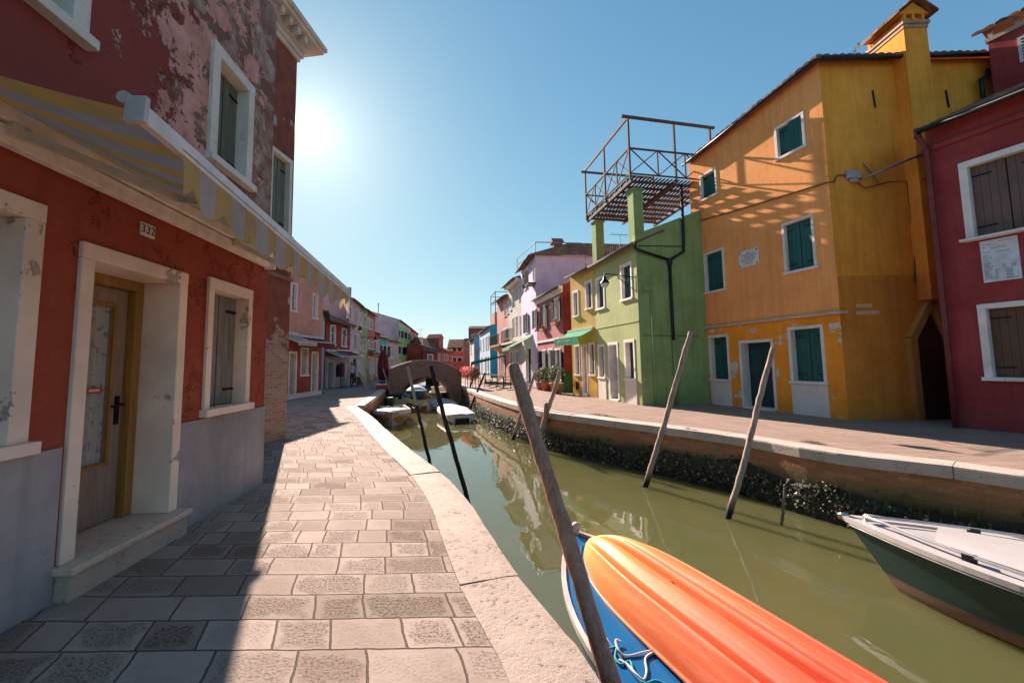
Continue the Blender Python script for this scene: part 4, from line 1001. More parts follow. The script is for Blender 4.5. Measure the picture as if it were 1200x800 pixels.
cbox(m, c0 + .05, c1 - .05, -ct_ + co + .1, co - .08, zc1 + .09, zc1 + .25)
tm = (c0 + c1) / 2; hh = zc1 + .30
m.add([e(c0 - .1, co, hh), e(c1 + .1, co, hh), e(tm, co, hh + .32), e(c0 - .1, -ct_ + co, hh), e(c1 + .1, -ct_ + co, hh), e(tm, -ct_ + co, hh + .32)], [(0, 1, 2), (3, 5, 4), (0, 3, 4, 1)])
m.build('chimney_pot', ORG_S, ch)
for sgn in (-1, 1):
    te = c0 - .2 if sgn < 0 else c1 + .2
    tile_roof(ch, tuple(e(te, co + .14, hh - .05)), tuple(e(te, -ct_ + co - .12, hh - .05)), tuple(e(tm, -ct_ + co - .12, hh + .37)), tuple(e(tm, co + .14, hh + .37)), name='chimney_roof', th=.05, amp=.03)
# arched niche frame with brown door in the alley, below the chimney
m = MB(); P = [(1.62, 0.0), (1.62, 2.0), (2.18, 2.95), (2.62, 1.7)]
for a, b_ in zip(P, P[1:]): m.obox(e(a[0], .07, a[1]), e(b_[0], .07, b_[1]), .16, .17, up=tuple(nrm))
nf = m.build('niche_frame', stucco('pale_ochre_moulding', (.52, .25, .06)), HR1)
m = MB(); m.add([e(1.66, .03, -.1), e(2.9, .03, -.1), e(2.9, .03, 1.4), e(2.62, .03, 1.8), e(2.18, .03, 2.9), e(1.66, .03, 2.0)], [(0, 1, 2, 3, 4, 5)]); m.build('niche', stucco('dark_brown_render', (.10, .035, .02)), nf)
# cables, junction box, bracket, iron ties and street name lettering on the side wall
zc2, zc3 = w.uz(810, 262)[1], w.uz(968, 215)[1]
m = MB(); m.tube([(0, -.02, zc2), (L * .5, -.02, (zc2 + zc3) / 2 - .02), (L, -.02, zc3)], .022, 6); m.build('conduit', plain('painted_conduit', (.28, .12, .03), .6), HR1)
jb = uy(997, 206)
m = MB(); cbox(m, jb[0] - .16, jb[0] + .2, .0, .1, jb[1] - .1, jb[1] + .12); cbox(m, jb[0] - .08, jb[0] + .12, .0, .09, jb[1] - .2, jb[1] - .1); m.build('junction_box', plain('grey_box_plastic', (.40, .39, .42), .5), HR1, bevel=.03)
m = MB(); m.tube([e(0, .02, zc3), e(.12, .03, zc3), e(.2, .04, jb[1]), e(jb[0] - .16, .04, jb[1])], .016, 6)
m.tube([e(jb[0] + .1, .05, jb[1] - .2), e(jb[0] + .3, .04, jb[1] - .36), e(1.5, .03, jb[1] - .2), e(1.95, .03, jb[1] - .2), e(1.97, .03, 4.2), e(1.9, .03, 3.4)], .014, 6)
m.tube([e(2.0, .36, jb[1] - .3), e(2.6, .37, jb[1] - .1), e(3.4, .05, jb[1])], .014, 6)
m.build('cable', plain('dull_cable', (.10, .075, .05), .7), HR1)
m = MB(); m.tube([e(jb[0] + .2, .06, jb[1] - .12), e(2.05, .40, jb[1] + .34)], .028, 8); m.obox(e(jb[0] + .3, .05, jb[1] + .3), e(jb[0] + .62, .09, jb[1] - .25), .03, .02); m.build('bracket', plain('galvanised_steel', (.32, .30, .31), .4, .7), HR1)
for t, z in ((1.32, 8.35), (3.2, 8.3)): m = MB(); m.obox(e(t, .02, z + .22), e(t + .03, .02, z - .25), .025, .03); m.build('wall_tie', IRON_M, HR1)
t0, z0_ = uy(1003, 361); WWL = plain('whitewash_letters', (.60, .48, .36), .8)
for row, n_ in ((.06, 9), (-.12, 13)):
    sg = MB()
    for k in range(n_): cbox(sg, t0 + k * .045 - (.0 if row > 0 else .02), t0 + k * .045 + .03 - (0 if row > 0 else .02), .013, .016, z0_ + row - .045, z0_ + row + .045)
    sg.build('street_name', WWL, HR1)
m = MB(); tq = uy(1152, 92)[0]; m.tube([e(tq, .12, 9.0), e(tq, .12, 8.85), e(tq - .25, .16, 8.7), e(tq - .25, .16, 8.0)], .05, 8); m.build('downpipe', GUT_M, HR1)
ae = MB(); ap = w.local(at(1003, 73, 14)); 
ae.tube([(ap.x - .3, ap.y, ap.z - .8), (ap.x - .3, ap.y, ap.z + .1)], .018, 6); ae.tube([(ap.x - .36, ap.y, ap.z + .0), (ap.x + .35, ap.y - .3, ap.z + .42)], .014, 6)
for k in range(6): ae.tube([(ap.x - .15 + k * .09, ap.y - .09 - k * .04 - .12, ap.z + .12 + k * .055), (ap.x - .15 + k * .09, ap.y - .09 - k * .04 + .12, ap.z + .12 + k * .055)], .006, 4)
ae.build('aerial', IRON_M, HR1)
# ------------------------------------------------------------------ right: green house and the yellow shop joined to it
GRN = stucco('moss_green_render', (.27, .385, .145), stain=.22, streak=.4, peel=.69, pcol=(.5, .45, .36))
GRN_F = stucco('pale_green_front_render', (.42, .46, .20), stain=.15, streak=.25)
WR2 = Wall(G(701, 466)[:2], G(753, 475)[:2]); w = WR2; L = w.L
a1 = w.rect(700, 326.5, 707.5, 361); a2 = w.rect(729, 311, 739.5, 350); b1 = w.rect(702.5, 406, 708, 441.5); b2 = w.rect(734, 401, 743, 443.5); bd = w.rect(715, 404, 724, 469); bd = (bd[0], bd[1], .05, bd[3])
ze = w.uz(743, 287)[1] + .02; WS = Wall(w.b, G(820, 473.4)[:2]); sl = w.local(G(820, 473.4)); sd2 = Vector((sl.x - L, sl.y, 0)).normalized()
rise2 = .43; D2 = 4.6
HR2 = house('terraced_house', 'pale green house with darker green gable wall, stone door panels and a wall lamp', w, ze, ze, D2, GRN_F, [a1, a2, b1, b2, bd], rise=rise2, foot=((0, D2), (L + sd2.x / sd2.y * D2, D2)), side_mat=GRN, over=.22)
# raised gable kerb running up beside the roof
e2 = lambda t, o, z: Vector((L, 0, 0)) + sd2 * t + Vector((sd2.y, -sd2.x, 0)) * o + Vector((0, 0, z))
m = MB(); k = 1 / sd2.y
m.add([e2(-.02, .01, ze - .3), e2(2.5, .01, ze - .3), e2(2.5, .01, ze + .3 + 2.3 * rise2), e2(.12, .01, ze + .38), e2(-.02, .01, ze + .3), e2(-.02, -.2, ze - .3), e2(2.5, -.2, ze - .3), e2(2.5, -.2, ze + .3 + 2.3 * rise2), e2(.12, -.2, ze + .38), e2(-.02, -.2, ze + .3)],
      [(0, 1, 2, 3, 4), (9, 8, 7, 6, 5), (4, 3, 8, 9), (3, 2, 7, 8), (0, 4, 9, 5), (1, 6, 7, 2)]); m.build('gable_parapet', GRN, HR2)
for r in (a1, a2): window(HR2, r, 'closed', WHITE_FR, DTEAL_M, fw=.1, depth=.14)
for r in (b1, b2):
    window(HR2, r, 'closed', WHITE_FR, DTEAL_M, fw=.1, depth=.22)
    m = MB(); m.box(r[0] - .12, r[1] + .14, -.03, .02, -.2, r[2] - .078); m.build('stone_panel', SLAB_M, HR2, bevel=.008)
door(HR2, bd, WHITE_FR, plain('dark_door', (.03, .028, .026), .5), fw=.1, depth=.35, handle=False)
m = MB(); m.box(0, L, -.02, -.001, 2.92, 2.97); m.build('string_course', GRN_F, HR2)
# black Y-shaped rainwater pipe and paler lower pipe
z_a = 5.45; DP = [e2(-.06, .08, ze), e2(-.06, .1, 5.5), e2(.12, .09, 5.42), e2(1.2, .08, 5.1)]
m = MB(); m.tube(DP, .05, 8); m.tube([e2(1.2, .08, 5.1), e2(1.75, .08, 5.42), e2(1.78, .08, 5.9), e2(1.78, .1, 7.9)], .05, 8); m.lathe(e2(1.2, .08, 4.95), [(.05, -.12), (.09, .0), (.1, .2)], 10); m.tube([e2(1.2, .08, 5.0), e2(1.2, .08, 2.25)], .055, 10); m.build('downpipe', GUT_M, HR2)
m = MB(); m.tube([e2(1.2, .08, 2.26), e2(1.22, .08, 0)], .05, 10); m.tube([e2(.45, .05, 3.9), e2(.47, .05, 0)], .03, 8); m.obox(e2(.2, .05, 4.08), e2(.5, .05, 4.08), .1, .14); m.obox(e2(1.62, .04, 2.5), e2(1.7, .04, 2.5), .06, .18); m.build('painted_pipe', GRN, HR2)
m = MB(); m.tube([e2(.1, .015, 2.42), e2(2.2, .015, 2.38)], .01, 5); m.tube([e2(.1, .02, 5.62), e2(1.8, .02, 5.62)], .02, 5); m.build('cable', plain('green_cable', (.06, .09, .03), .7), HR2)
# scrolled iron lamp at the corner
def wall_lamp(root, base, out, drop, s=1.):
    b0 = Vector(base); o = Vector(out); tip = b0 + o; m = MB()
    m.tube([b0, tip], .018 * s, 8); m.obox(b0 + Vector((0, 0, .1 * s)), b0 - Vector((0, 0, .55 * s)), .05 * s, .02 * s)
    for (f0, r_, zz) in ((.16, .13, -.17), (.36, .10, -.13), (.52, .07, -.09)):
        c = b0 + o * f0 + Vector((0, 0, zz * s)); pts = []
        for k in range(15): t = -1.2 + k * .38; q = r_ * s * (1 - k * .035); pts.append(c + o.normalized() * q * math.cos(t) + Vector((0, 0, q * math.sin(t))))
        m.tube(pts, .011 * s, 6)
    m.tube([b0 - Vector((0, 0, .5 * s)), b0 + o * .3 - Vector((0, 0, .30 * s)), b0 + o * .62 - Vector((0, 0, .03 * s))], .012 * s, 6)
    lm = m.build('lamp_bracket', IRON_M, root); c = tip - Vector((0, 0, drop))
    m = MB(); m.tube([tip + Vector((0, 0, .02)), c + Vector((0, 0, .2 * s))], .012 * s, 6); m.lathe(c, [(.02 * s, .24 * s), (.05 * s, .2 * s), (.06 * s, .12 * s), (.16 * s, .0), (.165 * s, -.02 * s)], 14); hd = m.build('lamp_hood', IRON_M, lm)
    m = MB(); m.lathe(c, [(.13 * s, -.02 * s), (.135 * s, -.08 * s), (.09 * s, -.16 * s), (.0, -.19 * s)], 14); m.build('lamp_glass', plain('milk_glass', (.75, .73, .68), .3), hd)
wall_lamp(HR2, (L - .03, -.03, 4.48), (0, -1.2, .10), .32)
# yellow shop
WR3 = Wall(G(672, 462)[:2], G(701, 466)[:2]); w = WR3; L3 = w.L
YEL = stucco('soft_yellow_render', (.66, .45, .13), stain=.15)
e1 = w.rect(672.8, 343, 677, 370); f1 = w.rect(687.5, 331, 693, 361); g1 = w.rect(674.6, 406, 679, 438.5); g2 = w.rect(691.5, 403, 696.5, 438.5); gd = w.rect(682.7, 405, 688, 459); gd = (gd[0], gd[1], .1, gd[3])
HR3 = house('terraced_house', 'narrow yellow shop house with two slim upper windows beside the green house', w, ze - .03, ze - .02, D2, YEL, [e1, f1, g1, g2, gd], rise=rise2, over=.22)
for r in (e1, f1): window(HR3, r, 'glass', WHITE_FR, fw=.1, bars=False)
for r in (g1, g2): window(HR3, r, 'glass', WHITE_FR, fw=.07, bars=False)
door(HR3, gd, WHITE_FR, painted('rosy_door', (.60, .36, .30), .75), fw=.06, depth=.12)
band(HR3, L3, [g1, g2, gd], 2.45 + .5, stucco('golden_yellow_render', (.66, .37, .06)), y=-.012)
m = MB(); vt = w.rect(675.5, 447, 678.5, 456); m.box(vt[0], vt[1], -.03, -.012, vt[2], vt[3]); m.build('vent', IRON_M, HR3)
GREENC = clothmat('green_shop_awning_cloth', (.05, .42, .22), trans=.3)
aw3 = awning('awning', 'green shop awning with white lettering over the yellow shop', w, -.25, L3 - .15, 2.98, 2.62, .75, .34, GREENC, scal=False)
m = MB(); x = .35
for l in 'xxx x xxxxx':
    if l == 'x':
        m.box(x, x + .07, -.80, -.795, 2.42, 2.44); m.box(x, x + .018, -.80, -.795, 2.42, 2.52); m.box(x + .052, x + .07, -.80, -.795, 2.42, 2.52)
    x += .115
m.build('lettering', SASH_M, aw3)
# two green chimney piers carrying the roof terrace
zdk = 8.0
m = MB(); m.box(L - .45, L - .06, .02, .40, ze - .15, zdk - .28); m.box(L - .49, L - .02, -.02, .44, zdk - .28, zdk - .22); m.build('pier', GRN, HR2)
m = MB(); m.box(-.12, .27, .02, .40, ze - .15, zdk - .42); m.box(-.16, .31, -.02, .44, zdk - .42, zdk - .36); m.build('pier', GRN, HR2)

# ------------------------------------------------------------------ roof terrace (altana) of timber on the piers
w = WR2; L = w.L
TE = empty('roof_terrace', w.world(0, 0, zdk), 'dark timber roof terrace with crossed railings above the green house', 'roof terrace', w.rz)
xa, xb, ya, yb = -.30, L + .03, -.12, 3.3; zt = lambda x: (x - xa) / (xb - xa) * .22 - .05    # the deck dips to the far end
m = MB(); y = ya
while y < yb - .05:
    v = [(xa, y, zt(xa)), (xb, y, zt(xb)), (xb, y + .09, zt(xb)), (xa, y + .09, zt(xa))]
    m.prism(v, (0, 0, .018)); y += .15
m.build('deck', WOOD_T, TE)
m = MB(); x = xa + .06
while x < xb: m.obox((x, ya, zt(x) - .05), (x, yb, zt(x) - .05), .05, .09); x += .42
m.build('joist', WOOD_T, TE)
for y in (ya + .05, yb - .06, yb * .5):
    m = MB(); m.obox((xa - .02, y, zt(xa) - .16), (xb + .02, y, zt(xb) - .16), .08, .11); m.build('beam', WOOD_T, TE)
def rail(p, q, n, zb_, zt_, ends=True):
    p = Vector(p); q = Vector(q); m = MB(); U = Vector((0, 0, 1))
    m.obox(p + U * zt_, q + U * zt_, .06, .05); m.obox(p + U * zb_, q + U * zb_, .05, .045)
    for k in range(n):
        a = p.lerp(q, k / n); c = p.lerp(q, (k + 1) / n); md = a.lerp(c, .5)
        m.obox(a + U * zb_, c + U * zt_, .03, .035); m.obox(c + U * zb_ + Vector((.012, .012, 0)), a + U * zt_ + Vector((.012, .012, 0)), .03, .035)
        if k: m.obox(a + U * zb_, a + U * zt_, .045, .045)
    m.build('railing', WOOD_T, TE)
A = (xa, ya, zt(xa)); B = (xb, ya, zt(xb)); C = (xb, yb, zt(xb)); Dp = (xa, yb, zt(xa))
rail(A, B, 4, .1, 1.05); rail(B, C, 3, .1, 1.05); rail(A, Dp, 3, .1, 1.05)
for P, h in ((A, 2.2), (B, 2.25), (C, 2.2), (Dp, 2.2), ((L * .45, ya, zt(L * .45)), 2.2), ((xb, 1.75, zt(xb)), 2.2)):
    m = MB(); m.obox((P[0], P[1], P[2] - .12), (P[0], P[1], P[2] + h), .065, .065); m.build('post', WOOD_T, TE)
m = MB(); U = Vector((0, 0, 1))
m.obox(Vector(A) + U * 2.2, Vector(B) + U * 2.22, .06, .1); m.obox(Vector(B) + U * 2.24 + Vector((0, -.25, 0)), Vector(C) + U * 2.2 + Vector((0, .2, 0)), .09, .08); m.obox(Vector(A) + U * 2.12 + Vector((0, -.2, 0)), Vector(Dp) + U * 2.12, .07, .08)
m.build('top_bar', WOOD_T, TE)
# ------------------------------------------------------------------ right: maroon house
w = WR0 = Wall(G(1121, 500.4)[:2], (G(1121, 500.4) + (G(1200, 508) - G(1124, 500.5)).normalized() * 7)[:2])
MAR = stucco('maroon_render', (.34, .048, .048), stain=.3, streak=.3, peel=.70, pcol=(.45, .32, .28))
k1 = w.rect(1141, 183, 1203, 273); k2 = w.rect(1162, 362, 1212, 442); k1 = (w.uz(1139, 240)[0], w.uz(1139, 240)[0] + 1.0, w.uz(1150, 277)[1], w.uz(1160, 188)[1]); k2 = (w.uz(1163, 410)[0] - .02, w.uz(1163, 410)[0] + .95, w.uz(1180, 442)[1], w.uz(1180, 360)[1])
zg = w.uz(1085, 152)[1]
HR0 = house('terraced_house', 'maroon house with white framed brown shutters and a paper notice, at the right edge', w, zg, zg, 6, MAR, [k1, k2], rise=.45, over=.3, gutm=GUT_M)
window(HR0, k1, 'closed', WHITE_FR, MAUVE_SH, fw=.13, proud=.045, depth=.13, lw=.13); window(HR0, k2, 'closed', WHITE_FR, BROWN_SH, fw=.12, proud=.045, depth=.13, lw=.11)
m = MB(); m.box(k1[0] - .2, k1[1] + .2, -.16, -.05, k1[2] - .07, k1[2] - .012); m.build('sill', WHITE_FR, HR0, bevel=.01)
m = MB(); m.box(0, w.L, -.06, -.001, zg - .55, zg - .43); m.build('string_course', MAR, HR0, bevel=.02)
downpipe(HR0, [(-.02, -.30, zg - .02), (-.02, -.28, zg - .2), (.03, -.1, zg - .5), (.03, -.1, 4.0), (.03, -.1, 2.0), (.03, -.1, 0)], .055, plain('maroon_pipe_paint', (.17, .03, .03), .45))
# notice with printed lines
nr = w.rect(1150.5, 279, 1196, 329); m = MB(); m.box(nr[0], nr[1], -.02, -.001, nr[2], nr[3]); nt_ = m.build('notice', plain('white_notice', (.62, .66, .72), .4), HR0)
m = MB(); nw = nr[1] - nr[0]; nh = nr[3] - nr[2]
def txt(x0, x1, z, h=.011, gap=.01):
    x = x0
    while x < x1:
        l = random.uniform(.02, .05); m.box(nr[0] + nw * x, nr[0] + nw * min(x1, x + l), -.0225, -.02, nr[2] + nh * z - h / 2, nr[2] + nh * z + h / 2); x += l + gap
for z, x0, x1 in ((.94, .5, .9), (.90, .05, .3), (.84, .05, .14), (.80, .3, .7), (.72, .05, .25), (.70, .4, .78), (.63, .05, .2), (.58, .05, .3), (.52, .05, .2)): txt(x0, x1, z)
for k in range(14):
    z = .46 - k * .03; txt(.05, .05 + random.uniform(.12, .28), z)
    if k > 5: txt(.34, .42, z); txt(.62, .8, z)
    elif k > 2: txt(.55, .62, z); txt(.78, .9, z)
txt(.55, .93, .05)
m.build('lettering', plain('grey_print', (.14, .15, .19), .6), nt_)
# its chimney
cp = w.local(at(1178, 66, 9.7)); m = MB(); x0 = cp.x - .0; m.box(x0 - .25, x0 + .8, cp.y, cp.y + .8, zg - .2, cp.z + .55); chm = m.build('chimney', MAR, HR0)
zt_ = cp.z + .55; m = MB(); m.box(x0 - .29, x0 + .84, cp.y - .04, cp.y + .84, zt_ + .002, zt_ + .10)
for xx in (x0 - .24, x0 + .2, x0 + .72):
    for yy in (cp.y, cp.y + .72): m.box(xx, xx + .08, yy, yy + .08, zt_ + .10, zt_ + .28)
m.build('chimney_band', stone_mat('chimney_stone_light', (.5, .36, .3), (.6, .45, .38)), chm)
tile_roof(chm, (x0 - .45, cp.y - .22, zt_ + .25), (x0 + 1.0, cp.y - .22, zt_ + .25), (x0 + 1.0, cp.y + .4, zt_ + .55), (x0 - .45, cp.y + .4, zt_ + .55), name='chimney_roof', th=.05)
tile_roof(chm, (x0 + 1.0, cp.y + 1.02, zt_ + .25), (x0 - .45, cp.y + 1.02, zt_ + .25), (x0 - .45, cp.y + .4, zt_ + .55), (x0 + 1.0, cp.y + .4, zt_ + .55), name='chimney_roof', th=.05)
m = MB()
fx = x0 + .22; m.box(fx, fx + .5, cp.y - .03, cp.y - .002, cp.z - .35, cp.z + .3); vt = m.build('vent_grille', plain('white_grille', (.55, .52, .52), .5), chm)
m = MB()
for k in range(7): m.box(fx + .06, fx + .45, cp.y - .036, cp.y - .03, cp.z - .28 + k * .08, cp.z - .245 + k * .08)
m.build('slat', IRON_M, vt)
# ------------------------------------------------------------------ right: dusky pink house with dark shutters and planters
w = WR4 = Wall(G(630.5, 454)[:2], G(662, 460)[:2]); L = w.L
DPK = stucco('dusky_pink_render', (.42, .15, .15), stain=.2); DPS = stucco('deep_red_side_render', (.26, .035, .035))
h1 = w.rect(650, 350, 655.5, 376); h2 = w.rect(636.5, 358.5, 640, 384); i1 = w.rect(636, 411, 640, 444); i2 = w.rect(651, 410, 657.5, 446); idr = w.rect(643.5, 410, 648, 455.5); idr = (idr[0], idr[1], .08, idr[3])
z4 = w.uz(645, 340)[1] - .1
HR4 = house('terraced_house', 'dusky pink house with dark open shutters, flower boxes and a white cornice', w, z4, z4, 5, DPK, [h1, h2, i1, i2, idr], rise=.35, foot=((0, 5), (L + 1.2, 5)), side_mat=DPS)
for r in (h1, h2): window(HR4, r, 'open', WHITE_FR, NAVY_M, bars=False)
for r in (i1, i2): window(HR4, r, 'open', WHITE_FR, NAVY_M, bars=False)
door(HR4, idr, WHITE_FR, WHITE_PL, depth=.1)
m = MB(); m.box(-.05, L + .1, -.1, -.001, z4 - .36, z4 - .2); m.box(-.05, L + .12, -.2, -.001, z4 - .199, z4 - .0); m.build('cornice', WHITE_FR, HR4, bevel=.02)
m = MB(); zz = w.uz(648, 398)[1]; m.box(0, L + .03, -.07, -.001, zz - .06, zz + .06); m.build('string_course', WHITE_FR, HR4)
m = MB(); m.obox((L + .02, .0, .5), (L + .02 + .35 * .24, .35, .5), .04, 1.1); m.box(L - .8, L + .03, -.03, -.016, -.2, 1.1); m.build('plinth', stucco('green_plinth_paint', (.04, .17, .05)), HR4)
def leaf_clump(m, c, r, n, s, mats, up=.4):
    for _ in range(n):
        d = Vector((random.gauss(0, 1), random.gauss(0, 1), random.gauss(0, 1) + up)).normalized(); p = Vector(c) + Vector((d.x * r[0], d.y * r[1], d.z * r[2])) * random.random() ** .4
        a = Vector((random.gauss(0, 1), random.gauss(0, 1), random.gauss(0, 1))).normalized(); b_ = a.cross(d + Vector((.01, 0, 0))).normalized(); q = s * random.uniform(.6, 1.4)
        m.add([p - a * q, p + b_ * q * .5, p + a * q, p - b_ * q * .5], [(0, 1, 2, 3)], random.choice(mats))
LEAF_A = plain('leaf_green', (.055, .10, .02), .6, var=.4); LEAF_B = plain('leaf_yellow_green', (.16, .19, .05), .6, var=.4); FLOW_W = plain('white_blossom', (.6, .56, .46), .7); FLOW_R = clothmat('red_blossom', (.62, .07, .08), trans=.5); FLOW_P = clothmat('pink_blossom', (.80, .24, .27), trans=.5)
def planter(label, w, u, z, wd, flower, group):
    P = empty('flower_box', w.world(u, -.14, z), label, 'flower box', w.rz, group)
    m = MB(); m.prism([(-wd / 2, -.1, -.08), (wd / 2, -.1, -.08), (wd / 2 + .02, -.12, .08), (-wd / 2 - .02, -.12, .08)], (0, .2, 0)); m.build('trough', TERRA_M, P)
    m = MB(); leaf_clump(m, (0, 0, .14), (wd / 2, .13, .14), 130, .045, [0, 0, 1, 2]); m.build('flowers', [LEAF_A, LEAF_B, flower], P)
planter('flower box under the upper shutters nearer the yellow shop', w, (h1[0] + h1[1]) / 2, h1[2] - .14, .8, FLOW_W, 'flower boxes on the dusky pink house')
planter('flower box under the upper shutters nearer the lilac house', w, (h2[0] + h2[1]) / 2, h2[2] - .14, .7, FLOW_R, 'flower boxes on the dusky pink house')
# ------------------------------------------------------------------ right: lilac house, rising over its neighbour
w = WR5 = Wall((2.30, 30.5), G(630.5, 454)[:2]); L = w.L; z5 = w.uz(631.5, 293.5)[1]
LIL = stucco('lilac_render', (.62, .51, .66), stain=.15, streak=.2)
j = [w.rect(*q) for q in ((624.5, 311, 627, 331), (615, 321, 617, 339), (616, 367.5, 618.5, 390), (626.5, 363, 628.7, 385))]; jd = (1.5, 3.3, .05, 2.5)
HR5 = house('terraced_house', 'tall lilac house with big plain side wall above its dusky pink neighbour', w, z5, z5, 9, LIL, j + [jd], roof=False)
tile_roof(HR5, (0, -.35, z5 - .05), (L + .1, -.35, z5 - .05), (L - 3.2, 3.2, z5 + 1.7), (0, 3.2, z5 + 1.7))
tile_roof(HR5, (L + .15, -.3, z5 - .03), (L + .15, 9, z5 - .03), (L - 3.2, 9, z5 + 1.7), (L - 3.2, 3.2, z5 + 1.7))
m = MB(); m.tube([(0, -.4, z5 - .03), (L + .1, -.4, z5 - .03)], .055, 8); m.build('gutter', GUTL_M, HR5)
window(HR5, j[0], 'glass', WHITE_FR, bars=False)
for r in j[1:]: window(HR5, r, 'open', WHITE_FR, NAVY_M, bars=False)
door(HR5, jd, WHITE_FR, NAVY_M, depth=.2, handle=False)
m = MB(); x0, x1, zb_ = j[0][0] - .25, j[0][1] + .25, j[0][2] - .1
m.box(x0, x1, -.5, -.0, zb_ - .08, zb_); x = x0
while x <= x1 + .01: m.box(x - .008, x + .008, -.5, -.484, zb_, zb_ + .9); x += .11
m.box(x0, x1, -.505, -.48, zb_ + .9, zb_ + .93); m.build('balcony', IRON_M, HR5)
m = MB()
for a, b_ in (((0.3, -.3, z5), (.3, -.3, z5 + 1.0)), ((L - 1.2, .3, z5), (L - 1.2, .3, z5 + 1.2)), ((.3, -.3, z5 + 1.0), (L - 1.2, .3, z5 + 1.2)), ((.3, -.3, z5 + .5), (L - 1.2, .3, z5 + .6)), ((L - 1.2, .3, z5 + 1.2), (L - 1.2, 3.5, z5 + 1.2))): m.obox(a, b_, .05, .05)
m.build('roof_railing', plain('grey_blue_steel', (.2, .26, .32), .5, .3), HR5)
cw = w.local(at(652.5, 284, 29)); m = MB(); m.box(cw.x - .32, cw.x + .32, cw.y - .32, cw.y + .32, cw.z - 1, cw.z - .1); m.prism([(cw.x - .45, cw.y - .42, cw.z - .1), (cw.x + .45, cw.y - .42, cw.z - .1), (cw.x, cw.y - .42, cw.z + .3)], (0, .84, 0)); m.build('chimney', stucco('brick_red_chimney', (.32, .13, .09)), HR5)
awning('awning', 'pale green sloping awning over the dark doorway of the lilac house', w, .4, 3.9, 3.3, 2.55, 1.5, .2, clothmat('pale_green_awning_cloth', (.18, .42, .25), trans=.35))
# white house, pink house
w = WR6 = Wall((1.5, 34.6), (2.30, 30.5)); z6 = w.uz(606, 327)[1]
k6 = [w.rect(*q) for q in ((600.5, 341, 603, 360), (608.5, 334, 611, 354.5), (600.5, 373, 602.5, 395), (604.5, 371, 606.5, 394), (609, 370, 611, 393))]; k6d = (.5, 1.3, .05, 2.4), (2.3, 3.2, .05, 2.4)
CRM = stucco('cream_white_render', (.62, .53, .46)); HR6 = house('terraced_house', 'cream white house with moulded eaves and a railed balcony', w, z6, z6, 7, CRM, k6 + list(k6d), rise=.3, over=.55)
for r in k6: window(HR6, r, 'closed', WHITE_FR, plain('pale_shutter', (.42, .36, .32), .6), bars=False, sill=False)
door(HR6, k6d[0], WHITE_FR, WHITE_PL); door(HR6, k6d[1], WHITE_FR, DARK_M, handle=False)
m = MB(); m.box(0, w.L, -.4, -.001, z6 - .3, z6 - .1); m.build('cornice', WHITE_FR, HR6)
m = MB(); m.box(1.2, w.L - 1.2, 1.2, 3.6, z6 + .2, z6 + 1.6); m.build('attic', stucco('brown_attic', (.3, .2, .16)), HR6)
m = MB(); zb_ = 3.15; m.box(.1, w.L, -.7, -.001, zb_ - .12, zb_); m.build('balcony_slab', FRAME_M, HR6)
m = MB(); x = .12
while x < w.L: m.box(x - .008, x + .008, -.69, -.674, zb_, zb_ + .95); x += .13
m.box(.1, w.L, -.70, -.665, zb_ + .95, zb_ + .99); m.build('balcony_railing', IRON_M, HR6)
w = WR7 = Wall((.62, 39), (1.5, 34.6)); z7 = w.uz(592, 347.5)[1]
k7 = [w.rect(*q) for q in ((591, 358, 593, 370), (594.5, 354, 596, 367), (598, 349, 599.5, 363), (590.5, 386, 592, 398), (592.5, 385, 596, 397))]; k7d = (1.4, 2.4, .05, 2.3)
HR7 = house('terraced_house', 'salmon pink house with a bulging balcony past the cream house', w, z7, z7, 7, stucco('salmon_render', (.64, .29, .235)), k7 + [k7d], rise=.3, over=.35)
for r in k7: window(HR7, r, 'closed', WHITE_FR, plain('grey_brown_shutter', (.22, .18, .16), .6), bars=False)
door(HR7, k7d, WHITE_FR, plain('brown_door', (.2, .1, .06), .6))
m = MB(); m.box(.0, w.L - .1, -.8, -.001, 3.0, 3.15); m.prism([(0.1, -.75, 3.0), (w.L - .2, -.75, 3.0), (w.L - .5, -.1, 2.6), (.4, -.1, 2.6)], (0, .09, 0)); m.build('balcony_slab', stucco('tan_balcony', (.5, .3, .18)), HR7)
m = MB(); x = .05
while x < w.L - .1: m.box(x - .01, x + .01, -.79, -.77, 3.15, 4.0); x += .14
m.box(0, w.L - .1, -.80, -.76, 4.0, 4.04); m.build('balcony_railing', IRON_M, HR7)
# blue house and beyond
w = WR8 = Wall((-1.5, 55), G(574, 443.3)[:2] if False else (-.10, 44.6)); z8 = w.uz(573, 383)[1]; L = w.L
BLU = stucco('bright_blue_render', (.010, .30, .52), stain=.15); PBL = stucco('pale_blue_front_render', (.42, .55, .66))
k8 = [(1, 1.9, 3.2, 4.6), (4, 4.9, 3.2, 4.6), (6.8, 7.7, 3.2, 4.6), (8.6, 9.4, 3.2, 4.6), (2, 3, .05, 2.3), (6, 7.2, .05, 2.3), (8.4, 9.4, .6, 2.3)]
HR8 = house('terraced_house', 'vivid blue house end with a paler front and roof terrace', w, z8, z8, 6, PBL, k8, rise=.3, foot=((0, 6), (L + .3, 6)), side_mat=BLU, over=.2)
for r in k8: window(HR8, r, 'glass', WHITE_FR, bars=False)
m = MB(); m.box(L - 4, L - .2, .6, 3.5, z8 + .2, z8 + 1.6); m.build('attic', stucco('brown_terrace_parapet', (.33, .19, .13)), HR8)
m = MB()
for x in (L - 4, L - .3):
    for y in (.7, 3.4): m.obox((x, y, z8 + 1.5), (x, y, z8 + 3.9), .08, .08)
